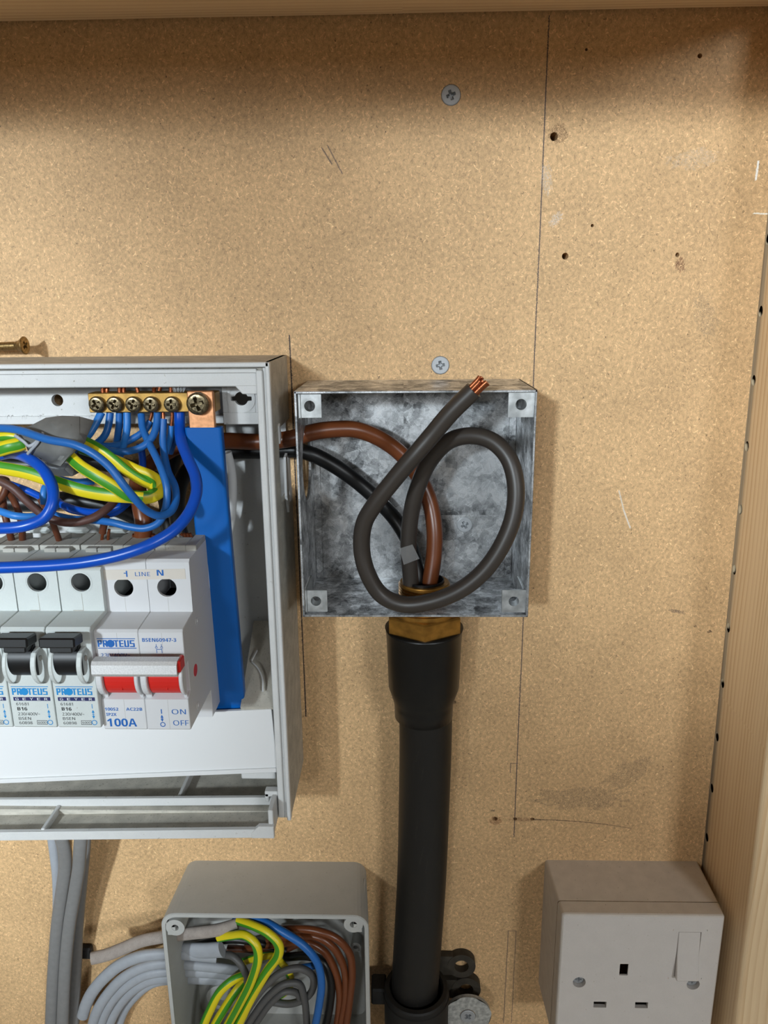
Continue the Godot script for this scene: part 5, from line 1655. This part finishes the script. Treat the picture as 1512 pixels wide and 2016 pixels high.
func rounded(x0: float, x1: float, y0: float, y1: float, r: float) -> PackedVector2Array:
	var p := PackedVector2Array()
	for c in [[x1, y1, 0], [x0, y1, 1], [x0, y0, 2], [x1, y0, 3]]:
		var o := Vector2(c[0] - r if c[0] == x1 else c[0] + r, c[1] - r if c[1] == y1 else c[1] + r)
		for i in 7:
			var a: float = PI / 2 * c[2] + PI / 2 * i / 6.0
			p.append(o + Vector2(cos(a), sin(a)) * r)
	return p


func loft(b: MB, p: PackedVector2Array, z0: float, q: PackedVector2Array, z1: float, inward := false) -> void:
	for i in p.size():
		var j := (i + 1) % p.size()
		var A := Vector3(p[i].x, p[i].y, z0)
		var B := Vector3(p[j].x, p[j].y, z0)
		var C := Vector3(q[j].x, q[j].y, z1)
		var D := Vector3(q[i].x, q[i].y, z1)
		if inward: b.quad(D, C, B, A)
		else: b.quad(A, B, C, D)


func build_junction_box() -> void:
	var t := thing("junction_box", "open grey plastic junction box full of coloured wires at the bottom", "junction box", Vector3(-73, -415, 0))
	var yb := -415.0
	var back := rounded(-126, -22.2, yb, -305.5, 7.0)
	var fo := rounded(-128.6, -19.0, yb - 1, -305.8, 8.0)
	var fi := rounded(-126.4, -21.2, yb + 1, -308.0, 6.0)
	var bi := rounded(-124, -24.2, yb + 2, -307.5, 5.0)
	var b := MB.new()
	loft(b, back, 0, fo, 39.0)
	loft(b, fo, 39.0, rounded(-128.2, -19.4, yb - 0.6, -306.2, 7.7), 39.6)
	obj("shell", b, M.box_plastic, t)
	b = MB.new()
	loft(b, rounded(-128.2, -19.4, yb - 0.6, -306.2, 7.7), 39.6, fi, 39.6)
	obj("rim", b, M.box_plastic, t)
	b = MB.new()
	loft(b, bi, 2.0, fi, 39.6, true)
	obj("inner_wall", b, M.box_plastic, t)
	b = MB.new()
	b.prism(rounded(-125, -23.2, yb + 1, -306.5, 6.0), Vector3.ZERO, Vector3.RIGHT, Vector3.UP, Vector3.BACK, 0.2, 2.0)
	obj("floor_plate", b, M.box_plastic, t)
	for c in [at(346, 1823, 38), at(696, 1817, 38)]:
		b = MB.new()
		b.ring_face(c + Vector3(0, 0, 1.2), Vector3.RIGHT, Vector3.UP, Vector3.BACK, func(_a): return 5.0, func(_a): return 1.9, 8.0, 40)
		b.lathe(c - Vector3(0, 0, 36), Vector3.BACK, [[5.0, 0], [5.0, 37.2]], 32)
		var s := signf(c.x + 73)
		b.box(Vector3(minf(c.x, c.x + s * 5), c.y, 10), Vector3(maxf(c.x, c.x + s * 5), c.y + 3.6, 39), 0.2)
		b.box(Vector3(minf(c.x, c.x + s * 4.4), c.y - 5.0, 10), Vector3(maxf(c.x, c.x + s * 4.4), c.y + 3.6, 39), 0.2)
		obj("screw_post", b, M.box_plastic, t)
	b = MB.new()
	b.ring_face(at(700, 1865, 10), Vector3.RIGHT, Vector3.UP, Vector3.BACK, func(_a): return 3.2, func(_a): return 1.3, 4.0, 32)
	b.lathe(at(700, 1865, 10) - Vector3(0, 0, 8), Vector3.BACK, [[3.2, 0], [3.2, 8]], 24)
	obj("moulded_boss", b, M.box_plastic, t)
	b = MB.new()
	b.lathe(at(440, 1950, 2), Vector3.BACK, [[0, 0], [9, 0], [9, 5], [7.5, 6], [5, 6], [5, 2], [0, 2]], 32)
	obj("moulded_dome", b, M.box_plastic, t)
	var Z := func(list: Array) -> Array: return path(list, 2.29, 90, 1640)
	var e := "yellow-green earth wires in the junction box"
	wire("earth_wire", "front yellow-green earth wire bent over at the top in the junction box", Z.call([[780, 472, 24], [840, 462, 27], [900, 462, 31], [945, 500, 34], [958, 555, 35], [930, 660, 35], [880, 760, 34], [830, 850, 32], [770, 960, 30]]), 2.5, M.earth, e, 0.85, 0.1, 0.15)
	wire("earth_wire", "right-hand yellow-green earth wire arching from the box top", Z.call([[870, 395, 22], [930, 415, 28], [1000, 450, 33], [1048, 500, 35], [1050, 545, 35], [1000, 620, 34], [940, 720, 32], [880, 840, 30], [820, 960, 28]]), 2.6, M.earth, e, 0.85, -0.2, 0.25)
	wire("earth_wire", "left-hand yellow-green earth wire at the bottom of the junction box", Z.call([[905, 635, 24], [850, 660, 28], [790, 710, 30], [740, 800, 31], [700, 900, 30], [680, 980, 30]]), 2.5, M.earth, e, 0.85, 0.0, 0.1)
	wire("earth_wire", "middle yellow-green earth wire beside the left-hand one", Z.call([[900, 660, 22], [860, 710, 26], [800, 800, 28], [750, 890, 28], [720, 980, 28]]), 2.5, M.earth, e, 0.85, 0.0, 0.3)
	wire("earth_wire", "short yellow-green earth loop behind the others", Z.call([[890, 580, 18], [960, 560, 22], [1030, 555, 24], [1065, 590, 24], [1100, 640, 22], [1100, 690, 20], [1060, 730, 18], [1010, 740, 16]]), 2.2, M.earth, e, 0.85, 0.3, 0.0)
	var n := "brown wires in the junction box"
	wire("line_wire", "outermost brown wire curving down the right of the junction box", Z.call([[1000, 440, 20], [1100, 432, 24], [1220, 440, 27], [1310, 475, 28], [1368, 540, 28], [1382, 620, 28], [1372, 740, 27], [1350, 900, 26], [1340, 980, 26]]), 2.1, M.tail_brown, n)
	wire("line_wire", "second brown wire in from the right of the junction box", Z.call([[1000, 480, 18], [1110, 465, 22], [1230, 470, 25], [1300, 520, 26], [1345, 610, 26], [1352, 720, 26], [1330, 860, 25], [1315, 980, 25]]), 2.1, M.tail_brown, n)
	wire("line_wire", "third brown wire, inner of those curving down the junction box", Z.call([[900, 520, 14], [1050, 500, 20], [1170, 490, 24], [1250, 530, 25], [1300, 610, 25], [1325, 720, 25], [1315, 850, 24], [1290, 980, 24]]), 2.1, M.tail_brown, n)
	wire("line_wire", "brown wire crossing low behind the blue one in the junction box", Z.call([[820, 520, 12], [920, 525, 13], [1040, 540, 14], [1140, 500, 15], [1240, 480, 14]]), 1.9, M.brown_wire, n)
	wire("neutral_wire", "blue wire running down through the junction box", Z.call([[850, 395, 20], [960, 390, 25], [1060, 440, 30], [1160, 505, 33], [1222, 580, 34], [1243, 670, 34], [1230, 790, 33], [1205, 920, 31], [1195, 1000, 31]]), 2.15, M.blue_wire)
	wire("neutral_wire", "short blue wire end behind the greys in the junction box", Z.call([[1150, 610, 18], [1200, 600, 20], [1250, 590, 20]]), 2.0, M.blue_wire)
	wire("black_wire", "black wire just right of the blue one in the junction box", Z.call([[1080, 560, 16], [1180, 555, 20], [1250, 580, 24], [1285, 660, 26], [1280, 780, 26], [1255, 900, 25], [1240, 980, 25]]), 2.3, M.tail_black)
	wire("black_wire", "black wire between the earths at the top of the junction box", Z.call([[640, 520, 12], [760, 490, 16], [860, 480, 18], [980, 500, 18], [1080, 530, 16]]), 2.1, M.tail_black)
	var gr := "grey wires curled in the junction box"
	wire("grey_wire", "outer grey wire curling over in the junction box", Z.call([[850, 900, 28], [910, 800, 30], [980, 700, 31], [1060, 630, 31], [1140, 610, 30], [1200, 640, 28], [1205, 700, 26], [1170, 745, 24], [1100, 770, 22], [1010, 760, 20]]), 2.0, M.grey_wire, gr)
	wire("grey_wire", "inner grey wire curling over in the junction box", Z.call([[880, 920, 26], [940, 820, 28], [1010, 730, 29], [1080, 680, 29], [1140, 680, 28], [1165, 740, 27], [1175, 830, 26], [1180, 920, 25]]), 2.0, M.grey_wire, gr)
	wire("grey_wire", "lower grey wire rising beside the earths in the junction box", Z.call([[905, 930, 24], [960, 840, 26], [1020, 760, 27], [1080, 715, 27], [1130, 720, 25], [1150, 760, 22]]), 1.9, M.grey_wire, gr)
	wire("grey_wire", "grey wire leaving the cut sheath toward the earths", Z.call([[790, 545, 20], [850, 560, 24], [890, 610, 26], [910, 680, 24], [900, 780, 20]]), 2.0, M.grey_wire, gr)
	# cut sheath end
	var b2 := MB.new()
	b2.tube(Z.call([[560, 535, 18], [640, 530, 20], [720, 530, 22], [795, 525, 24]]), 5.0, 0.55, 16, 6)
	tag(obj("cut_sheath", b2, M.sheath_pale), "slit pale grey cable sheath ending inside the junction box", "sheath")


func build_socket() -> void:
	var t := thing("wall_socket", "white single switched three-pin wall socket on a surface box", "socket", Vector3(122, -390, 0))
	var yb := -390.0
	var b := MB.new()
	loft(b, rounded(79.4, 165.2, yb, -303.0, 1.6), 0, rounded(80.6, 165.0, yb, -303.2, 1.6), 30.4)
	obj("surface_box", b, M.socket_dusty, t)
	b = MB.new()
	loft(b, rounded(81.6, 164.0, yb, -304.2, 1.6), 30.0, rounded(81.6, 164.0, yb, -304.2, 1.6), 31.2)
	obj("joint_line", b, M.socket_dusty, t)
	b = MB.new()
	var p0 := rounded(80.6, 165.0, yb, -303.0, 1.8)
	var p1 := rounded(80.9, 164.3, yb, -302.8, 1.8)
	var p2 := rounded(81.3, 163.9, yb + 0.4, -303.1, 1.6)
	var p3 := rounded(82.0, 163.2, yb + 1.0, -303.8, 1.2)
	loft(b, p0, 30.9, p1, 39.0)
	loft(b, p1, 39.0, p2, 39.8)
	loft(b, p2, 39.8, p3, 40.2)
	obj("plate_edge", b, M.socket_dusty, t)
	# front: rocker opening, pin slots and screw wells
	b = MB.new()
	var z := 40.2
	var U := Vector3.RIGHT
	var V := Vector3.UP
	var hole := func(cx: float, cy: float, hw: float, hh: float, depth: float, pw: float, ph: float, open := true) -> void:
		b.ring_face(Vector3(cx, cy, z), U, V, Vector3.BACK, func(a): return minf(pw / maxf(absf(cos(a)), 1e-4), ph / maxf(absf(sin(a)), 1e-4)), func(a): return minf(hw / maxf(absf(cos(a)), 1e-4), hh / maxf(absf(sin(a)), 1e-4)), depth, 128, 1.0, not open)
	var face := func(x0: float, x1: float, y0: float, y1: float) -> void: b.quad(Vector3(x0, y0, z), Vector3(x1, y0, z), Vector3(x1, y1, z), Vector3(x0, y1, z))
	# rows from the top: plain, rocker, earth pin, screws, line pins, plain
	face.call(82.0, 163.2, -311.5, -303.8)
	face.call(82.0, 138.5, -332.0, -311.5)
	face.call(156.0, 163.2, -343.0, -311.5)
	hole.call(147.25, -327.25, 5.9, 14.2, 4.0, 8.75, 15.75, false)
	face.call(82.0, 111.5, -342.0, -332.0)
	face.call(118.5, 138.5, -343.0, -332.0)
	hole.call(115.0, -337.5, 2.2, 3.7, 0.9, 3.5, 5.5, true)
	face.call(82.0, 88.0, -350.5, -342.0)
	face.call(96.5, 118.5, -350.5, -343.0)
	face.call(96.5, 111.5, -343.0, -342.0)
	face.call(118.5, 147.8, -350.5, -343.0)
	face.call(156.2, 163.2, -350.5, -343.0)
	b.holed(Vector3(0, 0, z), U, V, 88.0, 96.5, -350.5, -342.0, [[92.2, -346.2, 3.4, 3.4, 4.0]], 1.2)
	b.holed(Vector3(0, 0, z), U, V, 147.8, 156.2, -350.5, -343.0, [[152.0, -346.6, 3.4, 3.4, 4.0]], 1.05)
	face.call(82.0, 99.5, -364.5, -350.5)
	face.call(108.5, 121.5, -364.5, -350.5)
	face.call(130.5, 163.2, -364.5, -350.5)
	face.call(99.5, 108.5, -357.0, -350.5)
	face.call(121.5, 130.5, -357.0, -350.5)
	hole.call(104.0, -360.75, 3.4, 1.95, 2.2, 4.5, 3.75, true)
	hole.call(126.0, -360.75, 3.4, 1.95, 2.2, 4.5, 3.75, true)
	face.call(82.0, 163.2, yb + 1, -364.5)
	obj("faceplate", b, M.socket_plastic, t)
	b = MB.new()
	b.prism(PackedVector2Array([Vector2(-341.2, 38.0), Vector2(-341.2, 43.4), Vector2(-340.4, 43.9), Vector2(-327, 41.0), Vector2(-313.4, 40.0), Vector2(-313.4, 38.0)]), Vector3(141.6, 0, 0), Vector3.UP, Vector3.BACK, Vector3.RIGHT, 0.0, 11.3, 0.3)
	obj("rocker_switch", b, M.socket_plastic, t)
	for c in [Vector3(92.2, -346.2, 37.4), Vector3(152.0, -346.6, 37.4)]:
		b = MB.new()
		head(b, c, Vector3.BACK, 3.2, 1.0, PI / 2, 0.8, 0.5)
		obj("fixing_screw", b, M.screw_zinc, t)


func build_loose_bits() -> void:
	# gold screw lying on top of the consumer unit
	var m := MB.new()
	var a := at(50, 680, 12)
	var N := Vector3(0.99, 0.03, 0.06).normalized()
	head(m, a, N, 4.1, 0.5, 0.9)
	m.lathe(a, -N, [[4.1, 0.3], [3.4, 1.4], [2.4, 3.0], [1.95, 4.6], [1.9, 22], [2.2, 22.4], [1.5, 23], [2.2, 24], [1.5, 25], [2.2, 26], [1.4, 27], [0.2, 31]], 24)
	tag(obj("loose_screw", m, M.screw_gold), "loose brassy wood screw lying along the top of the consumer unit", "screw")
